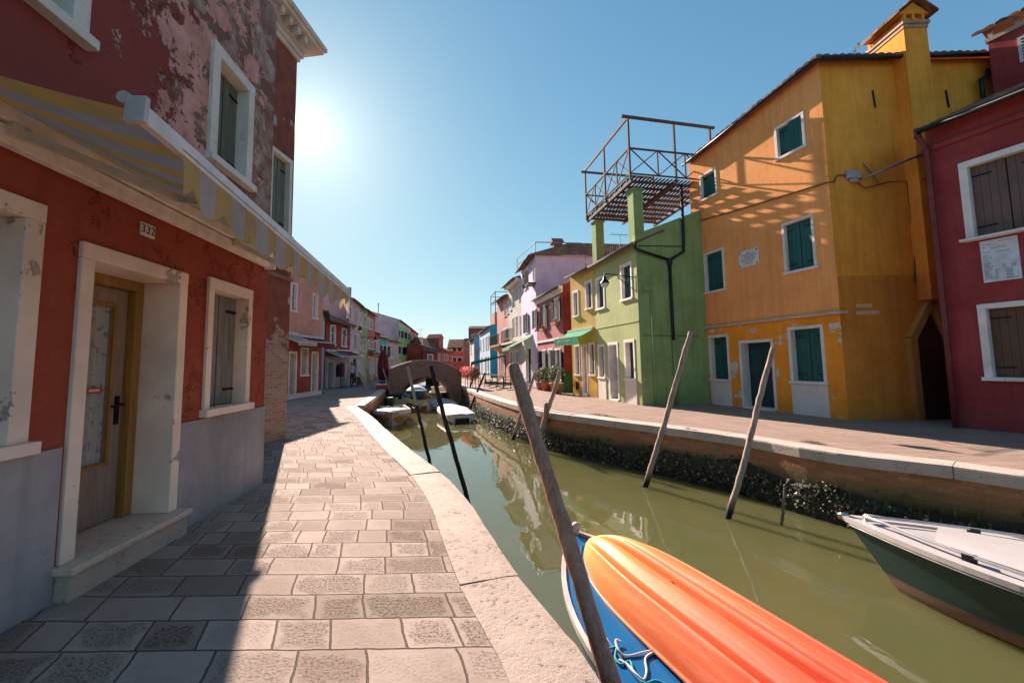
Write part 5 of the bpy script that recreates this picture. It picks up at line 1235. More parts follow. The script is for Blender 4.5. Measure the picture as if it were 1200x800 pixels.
for z in (z8 + 3.0, z8 + 3.9): m.obox((L - 4, .7, z), (L - .3, .7, z), .06, .06); m.obox((L - .3, .7, z), (L - .3, 3.4, z), .06, .06); m.obox((L - 4, .7, z), (L - 4, 3.4, z), .06, .06)
m.build('roof_railing', GUT_M, HR8)
for k in (0, 1):
    m = MB(); m.lathe((L - .8, 1.2 + k * 1.0, z8 + 1.6), [(.22, 0), (.3, .5), (.28, .8), (0, .82)], 10); m.build('roof_tub', plain('crimson_tub', (.45, .03, .07), .5), HR8)
w = WR9 = Wall((-3.3, 64), (-2.35, 57)); z9 = w.uz(556, 396)[1]
HR9 = house('terraced_house', 'grey blue house with a white front strip and brown roof', w, z9, z9, 6, stucco('off_white_front', (.60, .60, .58)), [(2, 3, 3, 4.2)], rise=.4, side_mat=stucco('grey_blue_render', (.28, .42, .52)), foot=((0, 6), (w.L + .3, 6)))
window(HR9, (2, 3, 3, 4.2), 'glass', WHITE_FR, bars=False)
m = MB(); m.tube([(w.L + .12, 1.0, z9 - 1.4), (w.L + .12, 1.0, z9 - .9)], .06, 6); m.build('lamp', WHITE_PL, HR9)
w = WR10 = Wall((-4.4, 66.5), (-3.0, 66.5)); z10 = w.uz(546, 398)[1]
HR10 = house('terraced_house', 'plain terracotta pink block between red house and grey blue house', w, z10, z10, 6, stucco('terracotta_pink_render', (.52, .20, .15)), [], rise=.1)
w = WR11 = Wall((-8.0, 75), (-5.1, 75)); z11 = w.uz(530, 407)[1]
k11 = [w.rect(*q) for q in ((530.5, 407.5, 534.5, 411.5), (536.5, 407.5, 541, 411.5), (530.5, 419, 534.5, 423.5), (536.5, 419, 541, 423.5))]
HR11 = house('terraced_house', 'orange red house with four dark teal windows far behind the bridge', w, z11, z11, 7, stucco('orange_red_render', (.60, .19, .12)), k11, rise=.45)
for r in k11: window(HR11, r, 'closed', WHITE_FR, DTEAL_M, fw=.2)
w = WR13 = Wall((-3.8, 70), (-.4, 70)); z13 = w.uz(556, 385)[1]
HR13 = house('terraced_house', 'brown timber attic storey rising behind the grey blue house', w, z13, z13, 6, stucco('brown_attic_render', (.28, .13, .10)), [(.6, 1.6, z13 - 2, z13 - 1)], rise=.2, over=.6)
window(HR13, (.6, 1.6, z13 - 2, z13 - 1), 'glass', WHITE_FR)
# ------------------------------------------------------------------ bridge
BL = Vector((at(455.5, 440, 26.3).x, 26.3)); BR = Vector((at(541, 440, 27.6).x, 27.6)); w = WB = Wall(BL, BR)
BB = empty('bridge', (BL.x, BL.y, 0), 'small arched brick footbridge across the canal', 'bridge', w.rz)
BRB = brick_mat('bridge_brick', (.25, .145, .11), (.36, .225, .17), (.26, .20, .16), which='OBJ')
BCOP = stone_mat('bridge_coping', (.34, .27, .23), (.42, .34, .29))
L = w.L
def brz(px, py): return w.uz(px, py)
tops = [brz(*p) for p in ((456, 433.5), (470, 428), (482, 424.3), (492, 422.8), (503, 422.8), (514, 423.6), (524, 427.5), (532, 431), (541, 434.5))]
xs0 = w.uz(467, 445)[0]; xs1 = w.uz(531, 445)[0]; zc_ = w.uz(497, 441.5)[1]; cxm = (xs0 + xs1) / 2; rx = (xs1 - xs0) / 2
arch = [(cxm - rx * math.cos(t), -.95 + (zc_ + .95) * math.sin(t)) for t in [math.pi * k / 18 for k in range(19)]]
m = MB(); DEP = 2.6
def ztop(u):
    for (a, za), (b_, zb_) in zip(tops, tops[1:]):
        if a <= u <= b_: return za + (zb_ - za) * (u - a) / (b_ - a)
    return tops[0][1] if u < tops[0][0] else tops[-1][1]
us = sorted(set([0., L] + [a[0] for a in arch] + [t[0] for t in tops if 0 < t[0] < L]))
def zlow(u):
    if u <= arch[0][0] or u >= arch[-1][0]: return -1.8
    t = math.acos((cxm - u) / rx); return -.95 + (zc_ + .95) * math.sin(t)
for y in (0, DEP):
    for a, b_ in zip(us, us[1:]):
        la_, lb_ = zlow(a + 1e-4), zlow(b_ - 1e-4)
        m.quad((a, y, la_), (b_, y, lb_), (b_, y, ztop(b_)), (a, y, ztop(a)))
for a, b_ in zip(arch, arch[1:]): m.quad((a[0], 0, a[1]), (b_[0], 0, b_[1]), (b_[0], DEP, b_[1]), (a[0], DEP, a[1]))
for p in (arch[0], arch[-1]): m.quad((p[0], 0, -1.8), (p[0], DEP, -1.8), (p[0], DEP, p[1]), (p[0], 0, p[1]))
for u in (0, L): m.quad((u, 0, -1.8), (u, DEP, -1.8), (u, DEP, ztop(u)), (u, 0, ztop(u)))
for a, b_ in zip(us, us[1:]): m.quad((a, .25, ztop(a) - .75), (b_, .25, ztop(b_) - .75), (b_, DEP - .25, ztop(b_) - .75), (a, DEP - .25, ztop(a) - .75))
for y in (.25, DEP - .25):
    for a, b_ in zip(us, us[1:]): m.quad((a, y, ztop(a) - .76), (b_, y, ztop(b_) - .76), (b_, y, ztop(b_)), (a, y, ztop(a)))
m.build('masonry', BRB, BB)
for y in (-.03, DEP - .27):
    m = MB()
    for a, b_ in zip(tops, tops[1:]): m.add([(a[0], y, a[1]), (b_[0], y, b_[1]), (b_[0], y + .3, b_[1]), (a[0], y + .3, a[1]), (a[0], y, a[1] + .08), (b_[0], y, b_[1] + .08), (b_[0], y + .3, b_[1] + .08), (a[0], y + .3, a[1] + .08)], [(0, 1, 2, 3), (4, 5, 6, 7), (0, 1, 5, 4), (3, 2, 6, 7)])
    m.build('parapet_coping', BCOP, BB)

# ------------------------------------------------------------------ mooring poles
def pole(name, label, base, top, r0, r1, mat, group=None, knots=3, bend=.014, wob=.05):
    base = Vector(base); top = Vector(top); o = empty(name, base, label, 'pole', 0, group) if False else None
    n = 26; pts = []; rs = []; ax = (top - base); sd = Vector((random.gauss(0, 1), random.gauss(0, 1), 0)) * bend
    kp = [random.uniform(.2, .95) for _ in range(knots)]
    for i in range(n + 1):
        t = i / n; p = ax * t + sd * math.sin(math.pi * t * 1.7) + Vector((random.gauss(0, .0022), random.gauss(0, .0022), 0)) * (ax.length / 2)
        r = (r0 + (r1 - r0) * t) * (1 + .10 * sum(math.exp(-((t - k) / .025) ** 2) for k in kp)) * random.uniform(.97, 1.03); pts.append(p); rs.append(r)
    pts.insert(0, pts[0] - ax.normalized() * .9); rs.insert(0, r0)
    pts.append(pts[-1] + ax.normalized() * .012); rs.append(r1 * .8)
    m = MB(); m.tube(pts, rs, 14, wob=wob)
    ob = m.build(name, mat); ob.location = base; return tag(ob, label, 'pole', group)
pole('mooring_pole', 'thick brown wooden mooring pole leaning in front of the blue boat', (.885, 2.05, WATER), at(600.5, 430, 3.7),   .054, .058, woodmat('brown_pole_wood', (.50, .31, .22), (.20, .115, .08), 'z', wet=-1.3), bend=.006, knots=4)
PW = woodmat('silvery_pole_wood', (.50, .37, .30), (.19, .13, .10), 'z', wet=-.95)
pole('mooring_pole', 'long grey mooring pole leaning before the green gable wall', G(756, 570, WATER), at(810, 389, 8.7), .058, .046, PW)
pole('mooring_pole', 'grey mooring pole leaning across the dark door of the orange house', G(853, 607, WATER), at(907, 408, 7.0), .05, .04, PW, bend=.02)
pole('mooring_pole', 'weathered pole leaning by the quay in front of the yellow shop', G(630, 527, WATER), at(655, 434, 12.5), .07, .058, PW)
pole('mooring_pole', 'slim weathered pole in front of the pots of the dusky pink house', G(601, 515, WATER), at(627, 436, 14.0), .06, .05, PW)
pole('mooring_pole', 'short stump pole lashed to the quay below the yellow shop', G(636, 520, WATER), at(641, 474, 12.2), .09, .085, PW)
pole('mooring_pole', 'taller black tarred pole rising from the canal left of the middle', (-.20, 6.0, WATER), at(506, 429, 6.3), .034, .031, POLE_DK)
def two_tone():
    m = woodmat('black_and_grey_pole', (.04, .03, .026), (.014, .012, .010), 'z'); nt = m.node_tree; b = nt.nodes['Principled BSDF']; l = b.inputs['Base Color'].links[0].from_socket
    z = XYZ(nt, nd(nt, 'ShaderNodeNewGeometry').outputs['Position'])[2]
    nt.links.new(MIX(nt, RAMP(nt, z, .66, .70), l, (.36, .29, .24)), b.inputs['Base Color']); return m
pole('mooring_pole', 'slim pole, black below and pale grey on top, behind the taller black pole', (-1.02, 8.0, WATER), at(478, 431, 8.6), .034, .032, two_tone())
for (bx, tx, r, lb) in (((440, 483), (420.5, 436), .075, 'pale pole leaning left beside the far left quay, nearest of three'), ((444.5, 478), (429.5, 432), .075, 'tall brown pole leaning left, in the middle of three at the far left quay'), ((450.5, 472), (444.5, 454), .05, 'short thin pole at the far left quay beside a moored boat')):
    b = G(*bx, WATER); pole('mooring_pole', lb, b, at(tx[0], tx[1], b.y + .3), r, r * .85, PW if bx[0] < 442 else POLE_M)
pole('mooring_pole', 'thin brown pole leaning near the closed maroon parasol', at(454, 449, 25.2), at(449, 432, 25.2), .05, .045, POLE_M)
for (bx, tx, lb) in (((528.5, 467), (535, 435), 'thin pole leaning right at the right springing of the bridge'), ((531, 469.5), (539, 440), 'dark short pole beside the white covered boat'), ((543, 474), (556, 441), 'dark pole leaning right under the flower railing'), ((549, 484), (568, 437), 'long dark pole leaning right, in front of the cafe tables')):
    b = G(*bx, WATER); pole('mooring_pole', lb, b, at(tx[0], tx[1], b.y - .2), .06, .05, POLE_M if 'thin' in lb else POLE_DK)
b = G(916, 615, WATER); pole('stake', 'thin shell-crusted stake standing in the water at the right wall', b, at(920, 571, b.y), .022, .016, woodmat('shelly_stake', (.40, .32, .24), (.08, .06, .05), 'z', wet=-1.2), wob=.3, bend=.003)

# ------------------------------------------------------------------ boats
def hull_boat(name, label, bow, ang, L, Wd, dep, sheer, mats, flare=.72, rim=.05, deck_to=.5, transom=.8, fre=.42, bow_rise=.16, stern_off=0., extra=None, group=None, cat='boat', floor=-.28, nose=2.0, lip=.02):
    """bow at origin, hull runs along local +X; waterline at z=-fre below the gunwale"""
    root = empty(name, bow, label, cat, ang, group); N = 28
    wid = lambda s: Wd / 2 * (1 - (1 - min(1, s / .42)) ** nose) if s < .42 else Wd / 2 * (1 - (1 - transom) * ((s - .42) / .58) ** 2)
    zg = lambda s: bow_rise * (1 - s) ** 2.2
    m = MB(); rowsL = []; 
    for sg in (-1, 1):
        rows = []
        for i in range(N + 1):
            s = i / N; hw = max(.008, wid(s)); x = L * s; r = []
            for k, (fz, fw) in enumerate(((0, 1), (.3, .93), (.6, .84), (.85, flare), (1.15, flare * .55), (1.3, .02))):
                z = zg(s) * (1 - fz) - dep * fz * (1 if fz <= 1 else 1)
                xx = x + (fz * .45 * (1 - s) ** 3)          # raked stem
                r.append((xx, sg * hw * fw, z))
            rows.append(r)
        m.grid(rows, smooth=True)
    m.add([(L, sg * wid(1) * fw, zg(1) - dep * fz) for sg, seq in ((-1, ((0, 1), (.6, .84), (1.15, flare * .55))), (1, ((1.15, flare * .55), (.6, .84), (0, 1)))) for fz, fw in seq], [(0, 1, 2, 3, 4, 5)])
    hull = m.build('hull', mats['hull'], root)
    m = MB()
    for sg in (-1, 1):
        a = []; b_ = []; c = []; d_ = []
        for i in range(N + 1):
            s = i / N; hw = max(.01, wid(s)); x = L * s; z = zg(s)
            a.append((x - .01, sg * (hw + lip), z - .045)); b_.append((x - .01, sg * (hw + lip + .005), z + .012)); c.append((x + .02, sg * max(.0, hw - rim), z + .014)); d_.append((x + .02, sg * max(.0, hw - rim), z - .045))
        m.grid([a, b_, c, d_], smooth=False)
    m.build('gunwale', mats['rim'], root)
    if deck_to:
        m = MB(); rows = []
        nd_ = int(N * deck_to)
        for i in range(nd_ + 1):
            s = i / N; hw = max(.005, wid(s) - rim * .8); rows.append([(L * s + .015, hw * t, zg(s) - .012 + .05 * (1 - t * t) * min(1, s * 4) ) for t in (-1, -.75, -.5, -.25, 0, .25, .5, .75, 1)])
        m.grid(rows, smooth=True); s = nd_ / N; hw = wid(s) - rim * .8
        m.add([(L * s + .015, hw * t, zg(s) - .012 + .05 * (1 - t * t)) for t in (-1, -.5, 0, .5, 1)] + [(L * s + .015, hw * t, floor) for t in (.9, -.9)], [(0, 1, 2, 3, 4, 5, 6)])
        m.build('foredeck', mats['deck'], root)
    if deck_to < 1:
        m = MB(); rows = []
        for i in range(int(N * deck_to), N + 1):
            s = i / N; hw = max(.005, wid(s) - rim); rows.append([(L * s, -hw, zg(s) - .03), (L * s, -hw * .9, floor), (L * s, 0, floor - .01), (L * s, hw * .9, floor), (L * s, hw, zg(s) - .03)])
        m.grid(rows); m.build('inner_floor', mats.get('inner', mats['deck']), root)
    return root, wid, zg
# blue boat in the foreground
BB_ = plain('blue_gloss_paint', (.008, .105, .27), .22, var=.12, scale=3, spec=.5)
ang = math.atan2(-.954, .30)
bb, wid, zg = hull_boat('rowing_boat', 'small blue boat with a pale rim moored under the orange kayak', (.92, 4.92, -.60), ang, 4.6, 1.56, .62, 0, dict(hull=BB_, rim=painted('pale_rim_paint', (.55, .45, .42), .66, (.2, .12, .09), .5), deck=BB_, inner=plain('grey_inner_paint', (.42, .38, .35), .6)), deck_to=.47, nose=2.2, fre=.5, floor=-.3, rim=.022, lip=.008)
m = MB()
for sg in (-1, 1):
    m.tube([(4.6 * s + .05, sg * (wid(s) - .16) if wid(s) > .17 else sg * .01, zg(s) + .005) for s in [.06 + .4 * k / 12 for k in range(13)]], .009, 6)
m.build('deck_line', plain('dark_blue_line', (.02, .09, .22), .3), bb)
m = MB(); m.obox((2.16, -.62, .028), (2.16, .62, .028), .05, .03); m.build('deck_edge', plain('cream_edge', (.6, .5, .42), .5), bb)
m = MB(); rows = [[(2.19 + .6 * i / 3, t * .66, .03 + .035 * (1 - t * t)) for t in (-1, -.5, 0, .5, 1)] for i in range(4)]; m.grid(rows, smooth=True); m.build('hatch', plain('cream_hatch_paint', (.66, .53, .43), .5), bb)
m = MB(); m.ball((.05, .02, .23), .055, (1, 1, .9), 10, 6); m.tube([(.05, .02, .12), (.05, .02, .2)], .03, 8); m.build('bow_post', painted('worn_white_knob', (.6, .5, .47), .6, (.25, .12, .1)), bb)
def rope(pts, r, name, label, mat, parent=None, n=70):
    P = [Vector(p) for p in pts]; P = [2 * P[0] - P[1]] + P + [2 * P[-1] - P[-2]]; out = []
    for i in range(1, len(P) - 2):
        for k in range(8):
            t = k / 8; p0, p1, p2, p3 = P[i - 1:i + 3]
            out.append(.5 * ((2 * p1) + (p2 - p0) * t + (2 * p0 - 5 * p1 + 4 * p2 - p3) * t * t + (3 * p1 - p0 - 3 * p2 + p3) * t ** 3))
    m = MB(); m.tube(out, r, 6); o = m.build(name, mat, parent)
    if label: tag(o, label, 'rope')
    return o
def RP(px, py, dz=0):     # a point lying on the cambered foredeck
    z = -.55
    for _ in range(6):
        p = G(px, py, z); dx, dy = p.x - .92, p.y - 4.92; lx = dx * math.cos(ang) + dy * math.sin(ang); ly = -dx * math.sin(ang) + dy * math.cos(ang)
        s = max(.02, min(1, lx / 4.6)); t = min(1, abs(ly) / wid(s)); z = -.60 + zg(s) - .012 + .05 * (1 - t * t) + .009
    return (p.x, p.y, z + dz)
rope([RP(712, 762, .01), RP(722, 758, .0), RP(721, 770, .0), RP(728, 778), RP(738, 774), RP(742, 786, .01), RP(748, 795), RP(757, 800, .0), RP(770, 797), RP(790, 806)], .008, 'mooring_rope', 'turquoise rope lying loose on the blue foredeck', plain('turquoise_rope', (.03, .30, .36), .8))
rope([RP(728, 754, .012), RP(722, 753, .02), RP(724, 763, .02), RP(734, 768, .0), RP(757, 764, .005), RP(772, 762, .005), RP(757, 770, .0), RP(758, 786, .0), RP(754, 796, .0), RP(744, 790, .012), RP(735, 778, .0), RP(724, 772, .0)], .008, 'mooring_rope', 'white rope with a small knot lying on the blue foredeck', plain('white_rope', (.62, .55, .5), .85))
# orange kayak upside down on the blue boat
def kayak():
    m_, nt, b = newmat('kayak_plastic'); c = COORD(nt, 2); x, y, z = XYZ(nt, nd(nt, 'ShaderNodeTexCoord').outputs['Object'])
    n = NOISE(nt, c, 2.5, 5, .6); t = RAMP(nt, M(nt, 'ADD', x, M(nt, 'MULTIPLY', M(nt, 'SUBTRACT', n, .5), .5)), .0, 2.9)
    cr_ = nd(nt, 'ShaderNodeValToRGB', {0: t}).outputs[0]; r = cr_.node.color_ramp
    r.elements[0].color = (.70, .36, .055, 1); r.elements[0].position = .02; r.elements[1].color = (.58, .05, .03, 1); r.elements[1].position = .95
    e_ = r.elements.new(.22); e_.color = (.70, .245, .06, 1); e_ = r.elements.new(.6); e_.color = (.68, .14, .05, 1)
    # scuffs along the hull, as plastic gets from being dragged
    sc = NOISE(nt, COORD(nt, 8, scale=(.6, 14, 6)), 3, 6, .7); k = MIX(nt, RAMP(nt, sc, .50, .75, 0, .32), cr_, (.82, .42, .30))
    k = MIX(nt, RAMP(nt, NOISE(nt, c, 30, 4, .7), .66, .72, 0, .3), k, (.35, .12, .06))
    setin(nt, b.inputs['Base Color'], k); setin(nt, b.inputs['Roughness'], RAMP(nt, sc, .3, .7, .42, .6)); b.inputs['Specular IOR Level'].default_value = .3
    BUMP(nt, b, sc, .002)
    A = Vector((1.05, 4.62, -.40)); Bk = Vector((1.80, 2.4, -.35)); d = (Bk - A).normalized(); rz = math.atan2(d.y, d.x)
    o = empty('kayak', (A.x, A.y, -.60), 'upturned orange kayak fading to red, lying across the blue boat', 'kayak', rz)
    L, N, K = 4.3, 90, 120; rows = []
    # hull profile across, from one edge over the keel to the other: centre groove ridge and two side channels
    def prof(v, s):
        a = abs(v)
        z = (1 - a ** 3.4) ** .6 if a < 1 else 0
        g = min(1, s / .13) * min(1, (1 - s) / .1)
        z += g * (.10 * math.exp(-(a / .05) ** 4) - .36 * math.exp(-((a - .12) / .05) ** 2) + .06 * math.exp(-((a - .36) / .14) ** 2) - .30 * math.exp(-((a - .66) / .035) ** 2) + .08 * math.exp(-((a - .76) / .05) ** 2))
        return z
    for i in range(N + 1):
        s = i / N; e_ = (1 - (1 - min(1, s / .34)) ** 2.4) ** .62 if s < .34 else 1 - max(0, (s - .62) / .38) ** 2.2 * .75
        e_ = max(.02, e_); hw = .44 * e_; hh = .27 * (1 - (1 - min(1, s / .22)) ** 2.6) ** .5 * (1 if s < .75 else 1 - ((s - .75) / .25) ** 2 * .4) + .02
        lift = .10 * max(0, 1 - s / .3) ** 2 * -1
        r = []
        for k in range(K + 1):
            v = -1 + 2 * k / K; v = math.sin(v * math.pi / 2)
            r.append((L * s + .0, hw * v, .10 + hh * prof(v, s) + .0 * lift))
        rows.append(r)
    m = MB(); m.grid(rows, smooth=True)
    # lower side wall and rolled rim
    for k in (0, K):
        sg = -1 if k == 0 else 1
        m.grid([[rows[i][k] for i in range(N + 1)], [(rows[i][k][0], rows[i][k][1] * .97, .02) for i in range(N + 1)], [(rows[i][k][0], rows[i][k][1] * .86, -.03) for i in range(N + 1)]], smooth=True)
    m.add(rows[-1], [tuple(range(K + 1))])
    h = m.build('hull', m_, o)
    m = MB()
    for sg in (-1, 1): m.tube([(rows[i][0][0], sg * (abs(rows[i][0][1]) + .012), .10) for i in range(N + 1)], .016, 8)
    m.build('rim', m_, o)
    m = MB(); pk_ = Vector(rows[27][K // 2 - 7]); m.tube([pk_ + Vector((-.03, 0, .0)), pk_ + Vector((.03, .0, .004))], .014, 8); m.build('drain_plug', plain('dark_red_plug', (.25, .03, .02), .5), o)
    m = MB(); m.obox((1.9, -.45, .06), (2.08, -.45, .06), .03, .035); m.tube([(1.9, -.465, .06), (1.98, -.495, .03), (2.08, -.465, .06)], .010, 6); m.build('carry_handle', plain('black_rubber', (.02, .02, .02), .6), o)
    return o
kayak()
# white boat at the right edge
def decked_boat():
    bow = G(989, 614, -.5); st = Vector((6.55, 2.35)); d = Vector((st.x - bow.x, st.y - bow.y)).normalized(); rz = math.atan2(d.y, d.x)
    m_, nt, b = newmat('dark_gloss_hull'); b.inputs['Base Color'].default_value = (.018, .035, .034, 1); b.inputs['Roughness'].default_value = .06; b.inputs['Coat Weight'].default_value = .0
    z = XYZ(nt, nd(nt, 'ShaderNodeNewGeometry').outputs['Position'])[2]; n = NOISE(nt, COORD(nt, 3), 7, 5); 
    setin(nt, b.inputs['Base Color'], MIX(nt, RAMP(nt, M(nt, 'ADD', z, M(nt, 'MULTIPLY', n, .05)), -.91, -.93), (.022, .045, .043), (.16, .08, .05)))
    setin(nt, b.inputs['Roughness'], RAMP(nt, z, -.91, -.95, .06, .8))
    GR = plain('grey_gelcoat', (.44, .41, .41), .35, var=.06); GR2 = plain('pale_gelcoat', (.50, .46, .45), .35, var=.06)
    o, wid, zg = hull_boat('motor_boat', 'grey decked motor boat with glossy dark hull moored at the right edge', bow, rz, 4.6, 1.75, .62, 0, dict(hull=m_, rim=GR2, deck=GR), deck_to=.999, nose=1.7, bow_rise=.10, flare=.86, rim=.09)
    m = MB()
    for sg in (-1, 1):
        m.tube([(4.6 * s + .10, sg * max(.02, wid(s) - .10), zg(s) + .06) for s in [.02 + .95 * k / 24 for k in range(25)]], .017, 8)
    m.build('hand_rail', plain('polished_rail', (.6, .57, .58), .25, .6), o)
    RBF = plain('black_rubber_foot', (.02, .02, .02), .6)
    for s in (.2, .42, .64):
        for sg in (-1, 1): m = MB(); m.obox((4.6 * s + .05, sg * (wid(s) - .10), zg(s) + .035), (4.6 * s + .15, sg * (wid(s) - .10), zg(s) + .035), .06, .07); m.build('rail_foot', RBF, o)
    m = MB()
    for sg in (-1, 1): m.tube([(4.6 * s + .0, sg * (wid(s) + .012), zg(s) - .065) for s in [.01 + .98 * k / 24 for k in range(25)]], .008, 6)
    m.build('rubbing_strake', GR2, o)
    m = MB(); rows = []
    for i in range(13): s = .17 + .8 * i / 12; hw = max(.02, wid(s) - .27); rows.append([(4.6 * s, hw * t, zg(s) + .045 + .055 * (1 - t ** 4)) for t in (-1, -.9, -.5, 0, .5, .9, 1)])
    m.grid(rows, smooth=True); m.build('raised_deck', GR2, o)
    m = MB(); m.tube([(-.05, 0, .09), (.06, 0, .12)], .04, 8); m.obox((.2, -.06, .13), (.32, .06, .13), .03, .04); m.build('bow_fitting', plain('chrome', (.6, .58, .56), .2, 1), o)
decked_boat()
# far boats
def tarp(root, L, wid, zg, s0, s1, mat, peak=.16, name='cover'):
    m = MB(); rows = []
    for i in range(17):
        s = s0 + (s1 - s0) * i / 16; hw = wid(s) + .04; pk = peak * math.sin(math.pi * i / 16) ** .5
        rows.append([(L * s, -hw, zg(s) - .12)] + [(L * s + random.uniform(-.02, .02), hw * t, zg(s) + .03 + pk * (1 - t * t) + random.uniform(-.02, .02)) for t in (-1, -.7, -.35, 0, .35, .7, 1)] + [(L * s, hw, zg(s) - .12)])
    m.grid(rows, smooth=True); m.build(name, mat, root)
TARP = plain('white_tarpaulin', (.62, .56, .52), .7, var=.12, scale=3); CANV = plain('cream_canvas', (.66, .56, .49), .7, var=.1)
# bow points towards the camera, boats run away along the canal
d_can = math.atan2(9.2, -1.65)
WHH = plain('white_hull', (.64, .57, .52), .35, var=.08); 
o, wid, zg = hull_boat('boat', 'white boat with yellow lower hull and cream cover, moored at the left quay', G(459, 487, -.62), d_can + .08, 4.6, 1.75, .62, 0, dict(hull=[WHH][0], rim=WHH, deck=CANV, inner=plain('pale_inside', (.5, .44, .4), .6)), deck_to=.2, nose=2.4)
m = MB(); N = 20
for sg in (-1, 1):
    m.grid([[(4.6 * s + .12 * (1 - s) ** 3, sg * (wid(s) * .955 + .012), zg(s) * .7 - .19) for s in [.02 + .97 * k / N for k in range(N + 1)]], [(4.6 * s + .36 * (1 - s) ** 3, sg * (wid(s) * .82 + .012), zg(s) * .2 - .44) for s in [.02 + .97 * k / N for k in range(N + 1)]]])
m.build('yellow_panel', painted('yellow_boat_paint', (.55, .27, .03), .7, (.4, .3, .2)), o); tarp(o, 4.6, wid, zg, .05, .36, CANV, .10)
m = MB(); m.obox((3.0, -.7, -.12), (3.0, .7, -.12), .25, .04); m.build('thwart', WHH, o)
m = MB(); m.ball((2.35, .1, .0), .24, (1, .9, .8)); m.build('green_bundle', plain('green_cloth', (.03, .22, .14), .8), o)
m = MB(); m.box(4.45, 4.75, -.15, .15, -.1, .42); m.build('outboard_motor', IRON_M, o)
o, wid, zg = hull_boat('boat', 'pale yellow green boat with blue cover behind the yellow hulled boat', (-5.75, 24.6, -.62), d_can, 4.0, 1.6, .6, 0, dict(hull=plain('lime_white_hull', (.55, .58, .38), .4), rim=WHH, deck=WHH), deck_to=.25)
tarp(o, 4.2, wid, zg, .35, .95, plain('blue_tarpaulin', (.03, .12, .30), .6), .35)
m = MB(); m.box(.2, .7, -.4, .4, .05, .35); m.build('dark_crate', IRON_M, o)
for (bow, lb, cov, mt) in ((G(541, 486, -.75), 'white boat under a wrinkled white cover, nearest on the right side of the canal', TARP, WHH), (G(524, 475, -.75), 'white boat with grey cover further up on the right side', plain('grey_tarpaulin', (.36, .34, .36), .7), WHH)):
    aa = math.atan2(6.0, -1.7); bw_ = bow + Vector((math.cos(aa), math.sin(aa), 0)) * 3.8
    o, wid, zg = hull_boat('boat', lb, bw_, aa + math.pi, 3.8, 1.42, .42, 0, dict(hull=mt, rim=mt, deck=mt), deck_to=.3, transom=.86, bow_rise=.12)
    tarp(o, 3.8, wid, zg, .04, .97, cov, .10)
    m = MB(); m.box(3.78, 4.0, -.30, .30, -.42, -.14); m.build('stern_platform', IRON_M, o)
o, wid, zg = hull_boat('boat', 'white motor boat moored under the bridge arch', (-3.45, 29.0, -.62), d_can, 4.4, 1.6, .6, 0, dict(hull=plain('olive_hull', (.14, .13, .07), .5), rim=WHH, deck=WHH), deck_to=.4)
m = MB(); m.prism([(1.6, -.6, .0), (2.6, -.6, .0), (2.4, -.5, .45), (1.9, -.5, .45)], (0, 1.2, 0)); m.build('windscreen', WHH, o)
o, wid, zg = hull_boat('boat', 'blue hulled boat beyond the bridge on the left', (-5.7, 31.5, -.62), d_can, 4.4, 1.6, .6, 0, dict(hull=plain('faded_blue_hull', (.03, .13, .24), .5), rim=WHH, deck=plain('blue_deck', (.04, .16, .28), .5)), deck_to=.4)
tarp(o, 4.4, wid, zg, .4, .95, plain('sky_blue_tarpaulin', (.16, .32, .5), .6), .4)

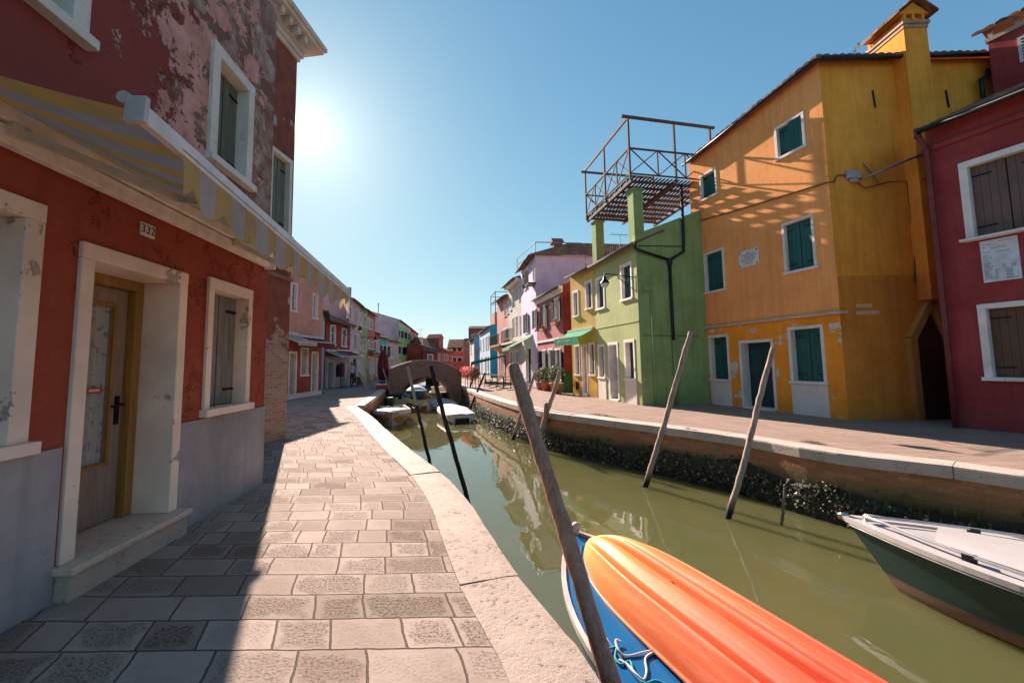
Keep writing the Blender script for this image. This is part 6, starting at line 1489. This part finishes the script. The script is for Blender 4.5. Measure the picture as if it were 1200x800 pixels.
# ------------------------------------------------------------------ quay life
def person(name, label, loc, h, rz, shirt, trouser, hair, pose=0):
    root = empty(name, loc, label, 'person', rz); s = h / 1.75
    J = dict(pel=(0, 0, .95), wst=(0, .0, 1.1), chs=(0, .0, 1.32), nck=(0, .01, 1.50), hd=(0, .0, 1.60), top=(0, 0, 1.72),
             shl=(-.18, 0, 1.43), ell=(-.25, .02, 1.14), wrl=(-.24, -.08, .90), hnl=(-.235, -.11, .82), shr=(.18, 0, 1.43), elr=(.25, .0, 1.14), wrr=(.20, -.18, .98), hnr=(.17, -.24, .93),
             hpl=(-.10, 0, .92), knl=(-.11, -.03, .5), anl=(-.11, .03, .09), tol=(-.12, -.15, .04), hpr=(.10, 0, .92), knr=(.11, .0, .5), anr=(.12, .10, .09), tor=(.12, -.06, .04))
    E = [('pel', 'wst'), ('wst', 'chs'), ('chs', 'nck'), ('nck', 'hd'), ('hd', 'top'), ('chs', 'shl'), ('shl', 'ell'), ('ell', 'wrl'), ('wrl', 'hnl'), ('chs', 'shr'), ('shr', 'elr'), ('elr', 'wrr'), ('wrr', 'hnr'), ('pel', 'hpl'), ('hpl', 'knl'), ('knl', 'anl'), ('anl', 'tol'), ('pel', 'hpr'), ('hpr', 'knr'), ('knr', 'anr'), ('anr', 'tor')]
    Rr = dict(pel=.14, wst=.13, chs=.16, nck=.055, hd=.095, top=.07, shl=.065, ell=.045, wrl=.03, hnl=.035, shr=.065, elr=.045, wrr=.03, hnr=.035, hpl=.095, knl=.06, anl=.045, tol=.035, hpr=.095, knr=.06, anr=.045, tor=.035)
    ks = list(J); me = bpy.data.meshes.new('body'); me.from_pydata([Vector(J[k]) * s for k in ks], [(ks.index(a), ks.index(b_)) for a, b_ in E], [])
    o = bpy.data.objects.new('body', me); COL.objects.link(o); o.modifiers.new('skin', 'SKIN'); o.modifiers.new('sub', 'SUBSURF').levels = 2
    for i, k in enumerate(ks): me.skin_vertices[0].data[i].radius = (Rr[k] * s, Rr[k] * s * (.72 if k in ('chs', 'wst') else 1)); me.skin_vertices[0].data[i].use_root = k == 'pel'
    bpy.context.view_layer.update(); nm = bpy.data.meshes.new_from_object(o.evaluated_get(bpy.context.evaluated_depsgraph_get())); bpy.data.objects.remove(o)
    nm.materials.clear()
    for mt in (plain('skin', (.42, .24, .17), .6), shirt, trouser, IRON_M): nm.materials.append(mt)
    for p in nm.polygons:
        c = p.center / s; p.use_smooth = True
        if c.z > 1.49: k = 0
        elif c.z < .1: k = 3
        elif abs(c.x) > .19 and c.z < 1.2 and c.z > .75: k = 0
        elif c.z < .97: k = 2
        else: k = 1
        p.material_index = k
    bo = bpy.data.objects.new('body', nm); COL.objects.link(bo); bo.parent = root
    m = MB(); m.ball((0, .018 * s, 1.655 * s), .108 * s, (1, 1.02, .95), 12, 8); m.build('hair', hair, root)
    return root
random.seed(11)
person('person', 'person in a light blue shirt and dark trousers standing at the shop doorway', (W5.world(2.35, -.75).x, W5.world(2.35, -.75).y, 0), 1.74, rad(60), plain('light_blue_shirt', (.42, .50, .60), .8), plain('dark_trousers', (.03, .03, .035), .8), plain('grey_hair', (.25, .22, .2), .8))
def rack(label, u, hcol):
    r = empty('display_rack', W5.world(u, -.7), label, 'display rack', W5.rz); m = MB()
    m.tube([(0, 0, 0), (0, 0, 1.75)], .02, 6)
    for z in (.05, .9, 1.7): m.tube([(.25 * math.cos(t), .25 * math.sin(t), z) for t in [k * .524 for k in range(13)]], .012, 5)
    m.build('stand', IRON_M, r)
    for k in range(7):
        t = k * .9; m = MB(); c = Vector((.2 * math.cos(t), .2 * math.sin(t), 0)); m.prism([c + Vector((-.12, -.02, .75)), c + Vector((.12, -.02, .75)), c + Vector((.15, -.02, 1.35)), c + Vector((.03, -.02, 1.6)), c + Vector((-.03, -.02, 1.6)), c + Vector((-.15, -.02, 1.35))], (0, .04, 0)); m.build('garment', hcol[k % len(hcol)], r)
rack('dark clothes rack standing before the shop left of the person', .7, [plain('black_cloth', (.02, .02, .025), .9), plain('navy_cloth', (.03, .04, .09), .9), plain('wine_cloth', (.12, .03, .04), .9)])
b_ = empty('display_table', W5.world(2.9, -.85), 'low dark display table of goods to the right of the person', 'table', W5.rz)
m = MB(); m.box(-.5, .5, -.3, .3, .62, .66); 
m.build('tabletop', WOOD_T, b_)
for x in (-.45, .45):
    for y in (-.25, .25): m = MB(); m.box(x - .025, x + .025, y - .025, y + .025, 0, .62); m.build('leg', WOOD_T, b_)
m = MB(); m.box(-.48, .48, -.31, -.30, .1, .62); m.build('cloth', plain('dark_table_cloth', (.04, .035, .04), .9), b_)
wall_lamp(H5, (W5.L - .8, -.03, 4.25), (0, -1.1, .05), .25, 1.2)
wall_lamp(H7, (.3, -.03, 3.9), (0, -1.2, .05), .25, 1.2)
# closed maroon parasol by the moored boats
pp = Vector((at(448.7, 450, 27.5).x, 27.5, 0)); pr = empty('parasol', pp, 'closed maroon parasol standing on the far left quay', 'parasol')
m = MB(); m.tube([(0, 0, 0), (0, 0, 2.55)], .03, 8); m.build('pole', IRON_M, pr)
m = MB(); rows = []
for z, r in ((2.5, .03), (2.35, .16), (2.0, .27), (1.4, .33), (.9, .32), (.55, .27), (.5, .2)): rows.append([(r * (1 + .16 * math.cos(8 * t)) * math.cos(t), r * (1 + .16 * math.cos(8 * t)) * math.sin(t), z) for t in [2 * math.pi * k / 48 for k in range(49)]])
m.grid(rows, smooth=True); m.build('canopy', MAROON, pr)
m = MB(); m.lathe((0, 0, 0), [(.02, .12), (.25, .1), (.28, .0)], 12); m.build('foot', plain('concrete_foot', (.35, .33, .3), .9), pr)
cp_ = Vector((at(449, 455, 25.8).x, 25.6, 0)); cr__ = empty('crate', cp_, 'red and white box with a blue bag on it under the closed parasol', 'crate', .1)
m = MB(); m.box(-.33, .33, -.25, .25, 0, .28); m.build('box', plain('red_box_paint', (.28, .05, .05), .6), cr__); m = MB(); m.box(-.35, .35, -.27, .27, .281, .34); m.build('lid', WHITE_PL, cr__)
m = MB(); m.ball((0, 0, .44), .2, (1.1, .8, .55)); bg_ = m.build('bag', plain('blue_bag', (.02, .07, .22), .6)); bg_.location = cp_; tag(bg_, 'blue bag lying on the red and white box', 'bag')
# cafe on the right quay: green canopy, tables, chairs, flower railing
CAF = empty('cafe_canopy', (.0, 31, 0), 'long dark green cafe canopy on posts in front of the blue house', 'canopy')
P1 = at(592, 416, 33.5); P2 = at(553, 427, 33.5)
m = MB(); q1_ = at(592, 417, 30.5); q2_ = at(566, 422.5, 31.5); q3_ = at(552, 428, 36)
V = lambda p: (p.x, p.y - 31, p.z)
a_ = Vector(V(at(592, 415.5, 30.5))); b2_ = Vector(V(at(553, 423.5, 33.0))); c_ = Vector(V(at(561, 425.5, 31.0))); d__ = Vector(V(at(592, 418.5, 30.0)))
back = Vector((-.3, 5.0, .0))
m.add([a_, b2_, b2_ + back, a_ + back, a_ - Vector((0, 0, .12)), b2_ - Vector((0, 0, .28)), b2_ + back - Vector((0, 0, .12)), a_ + back - Vector((0, 0, .12))], [(0, 1, 2, 3), (0, 1, 5, 4), (1, 2, 6, 5), (2, 3, 7, 6), (3, 0, 4, 7)])
m.build('canopy', clothmat('dark_green_canopy', (.012, .16, .10), trans=.2), CAF)
for p in (b2_, b2_ + back, a_, a_ + back): m = MB(); m.obox((p[0], p[1], 0), (p[0], p[1], p[2] - .05), .07, .07); m.build('post', IRON_M, CAF)
def chair(name, label, loc, rz, mat, group):
    o = empty(name, loc, label, 'chair', rz, group)
    m = MB(); m.box(-.21, .21, -.2, .2, .43, .46); m.build('seat', mat, o, bevel=.01)
    m = MB(); m.prism([(-.2, .19, .5), (.2, .19, .5), (.19, .25, .86), (-.19, .25, .86)], (0, .02, 0)); m.build('backrest', mat, o)
    for x in (-.19, .19):
        for y in (-.18, .19): m = MB(); m.obox((x, y, .43 if y < 0 else .5), (x * 1.1, y * 1.15, 0), .03, .03); m.build('leg', mat, o)
    return o
def table(label, loc, group=None, mat=None, cat='table', rz=0):
    o = empty('cafe_table', loc, label, cat, rz, group); m = MB(); m.box(-.36, .36, -.36, .36, .71, .745); m.build('tabletop', mat or WOOD_T, o, bevel=.008)
    m = MB(); m.tube([(0, 0, .02), (0, 0, .71)], .03, 8); m.build('pedestal', IRON_M, o); m = MB(); m.obox((-.28, 0, .02), (.28, 0, .02), .05, .03); m.obox((0, -.28, .023), (0, .28, .023), .05, .03); m.build('foot', IRON_M, o); return o
DKW = plain('dark_cafe_wood', (.035, .028, .024), .55)
t0 = None; c0_ = None
for k, (px, Y) in enumerate(((590, 24.5), (583, 26.6), (577, 29.0), (569, 31.5))):
    X = at(px, 450, Y).x
    lab = ('cafe table', 'dark square cafe table beside the right quay')
    if t0 is None: t0 = table('', (X, Y, 0), 'cafe tables on the right quay', DKW); tb = t0
    else: tb = copy_tree(t0); tb.location = (X, Y, 0)
    tb['label'] = ['dark cafe table nearest the lilac house', 'dark cafe table second from the lilac house', 'dark cafe table under the near edge of the green canopy', 'dark cafe table deepest under the green canopy'][k]
    for q, (dx, dy, rz) in enumerate(((-.62, 0, math.pi / 2), (.62, 0, -math.pi / 2))):
        if c0_ is None: c0_ = chair('cafe_chair', '', (X + dx, Y + dy, 0), rz, DKW, 'dark cafe chairs'); ch_ = c0_
        else: ch_ = copy_tree(c0_); ch_.location = (X + dx, Y + dy, 0); ch_.rotation_euler.z = rz
        ch_['label'] = ('dark chair on the canal side of ' if q == 0 else 'dark chair on the house side of ') + ['the cafe table nearest the lilac house', 'the second cafe table from the lilac house', 'the cafe table at the canopy edge', 'the deepest cafe table under the canopy'][k]
for k, (px, Y) in enumerate(((609, 26.3), (615, 26.0), (612, 27.6))):
    X = at(px, 450, Y).x; cw_ = chair('plastic_chair', ['white plastic chair beside the green awning doorway, nearest the canal', 'white plastic chair closest to the plant pots', 'white plastic chair against the cream house wall'][k], (X, Y, 0), [1.2, -1.9, .4][k], WHITE_PL, 'white plastic chairs')
# flower railing on the quay edge
fp = Vector((at(541, 440, 27.8).x + .25, 27.6, 0)); fq = Vector((at(556, 441, 24.5).x + .25, 24.3, 0)); FR = empty('quay_railing', fp, 'iron railing at the quay edge by the bridge', 'railing'); v_ = fq - fp
m = MB(); m.tube([(0, 0, .95), v_ + Vector((0, 0, .95))], .025, 8)
for k in range(6): m.tube([v_ * k / 5, v_ * k / 5 + Vector((0, 0, .95))], .02, 6)
m.tube([(0, 0, .5), v_ + Vector((0, 0, .5))], .015, 6); m.build('bars', IRON_M, FR)
for k in range(5):
    p = fp + v_ * (k + .5) / 5; fb_ = empty('flower_box', p + Vector((-.12, 0, .82)), ['hanging box of pink and red flowers next to the bridge', 'hanging box of pink flowers second from the bridge', 'middle hanging box of coral flowers on the quay railing', 'hanging box of red flowers second from the near end', 'hanging box of orange and green flowers at the near end of the railing'][k], 'flower box', math.atan2(v_.y, v_.x), 'flower boxes on the quay railing')
    m = MB(); m.box(-.3, .3, -.09, .09, -.1, .08); m.build('trough', DKW, fb_)
    m = MB(); leaf_clump(m, (0, 0, .12), (.42, .34, .42), 700, .055, [0, 1, 1, 1, 3, 3] if k < 4 else [0, 1, 2, 2, 3]); m.build('flowers', [LEAF_A, FLOW_P, LEAF_B, clothmat('coral_blossom', (.80, .18, .10), trans=.5)], fb_)
# terracotta pots by the dusky pink house
for k, (px, lb, s) in enumerate(((633.5, 'terracotta pot of pale leafy plants, left of the pair of tubs', .9), (640, 'wide terracotta pot with flowering bush before the pink house', 1.05), (652, 'terracotta pot with yellow green shrub at the green plinth', 1.1))):
    Y = [23.3, 22.5, 20.3][k]; X = at(px, 455, Y).x; po = empty('plant_pot', (X, Y, 0), lb, 'plant pot', 0, 'plant pots by the dusky pink house')
    m = MB(); m.lathe((0, 0, 0), [(0, 0), (.2 * s, .0), (.29 * s, .4 * s), (.32 * s, .42 * s), (.32 * s, .48 * s), (.27 * s, .47 * s), (.0, .42 * s)], 18); m.build('pot', TERRA_M, po)
    m = MB(); leaf_clump(m, (0, 0, .85 * s), (.42 * s, .42 * s, .42 * s), 520, .06, [0, 0, 1, 1, 2], .6)
    for q in range(7): m.tube([(0, 0, .4 * s), (random.uniform(-.2, .2), random.uniform(-.2, .2), .9 * s)], .01, 5)
    m.build('foliage', [LEAF_A, LEAF_B, FLOW_W], po)
# grass in the joints of the right quay
def tuft(label, c, r, n):
    m = MB()
    for _ in range(n):
        a = random.uniform(0, 6.28); d = random.random() ** .6; p = Vector((r * d * math.cos(a), .09 * d * math.sin(a), 0)); h = random.uniform(.02, .085) * (1.2 - d); t = Vector((random.gauss(0, .6), random.gauss(0, .6), 1)) * h; w_ = Vector((math.cos(a + 1), math.sin(a + 1), 0)) * .004
        m.add([p - w_, p + w_, p + t], [(0, 1, 2)])
    o = m.build('grass_tuft', LEAF_B); o.location = c; o.rotation_euler.z = math.atan2(-.87, .48); tag(o, label, 'grass', kind='stuff'); return o
tuft('long thin patch of grass in the paving joint in front of the green house', G(707, 487), .6, 420); tuft('small grass tuft behind the coping near the orange house', G(953, 519), .22, 240); tuft('sparse grass tuft behind the coping between two poles', G(808, 503), .18, 90)

# television aerials on the roofs
for root, x, y, z in ((H3, 4.2, 3, 7.4), (H5, 2.0, 2.6, 5.4), (H7, 1.2, 2.8, 7.3), (HR3, 1.0, 2.2, 6.4), (HR6, 2.4, 3.2, 9.0), (HR4, 2.2, 2.4, 6.3), (H11, 4, 3.5, 8.2), (H12b, 1.5, 3.5, 5.5)):
    m = MB(); h = random.uniform(.9, 1.6); m.tube([(x, y, z - .3), (x, y, z + h)], .018, 5); dx = random.uniform(-.5, .5); m.tube([(x - dx, y - .5, z + h - .05), (x + dx, y + .5, z + h + .02)], .012, 5)
    for k in range(5): t = -1 + k * .5; p = Vector((x + dx * t, y + .5 * t, z + h - .02)); m.tube([p - Vector((.22, -.2 * dx, 0)), p + Vector((.22, -.2 * dx, 0))], .007, 4)
    m.build('rooftop_aerial', IRON_M, root)
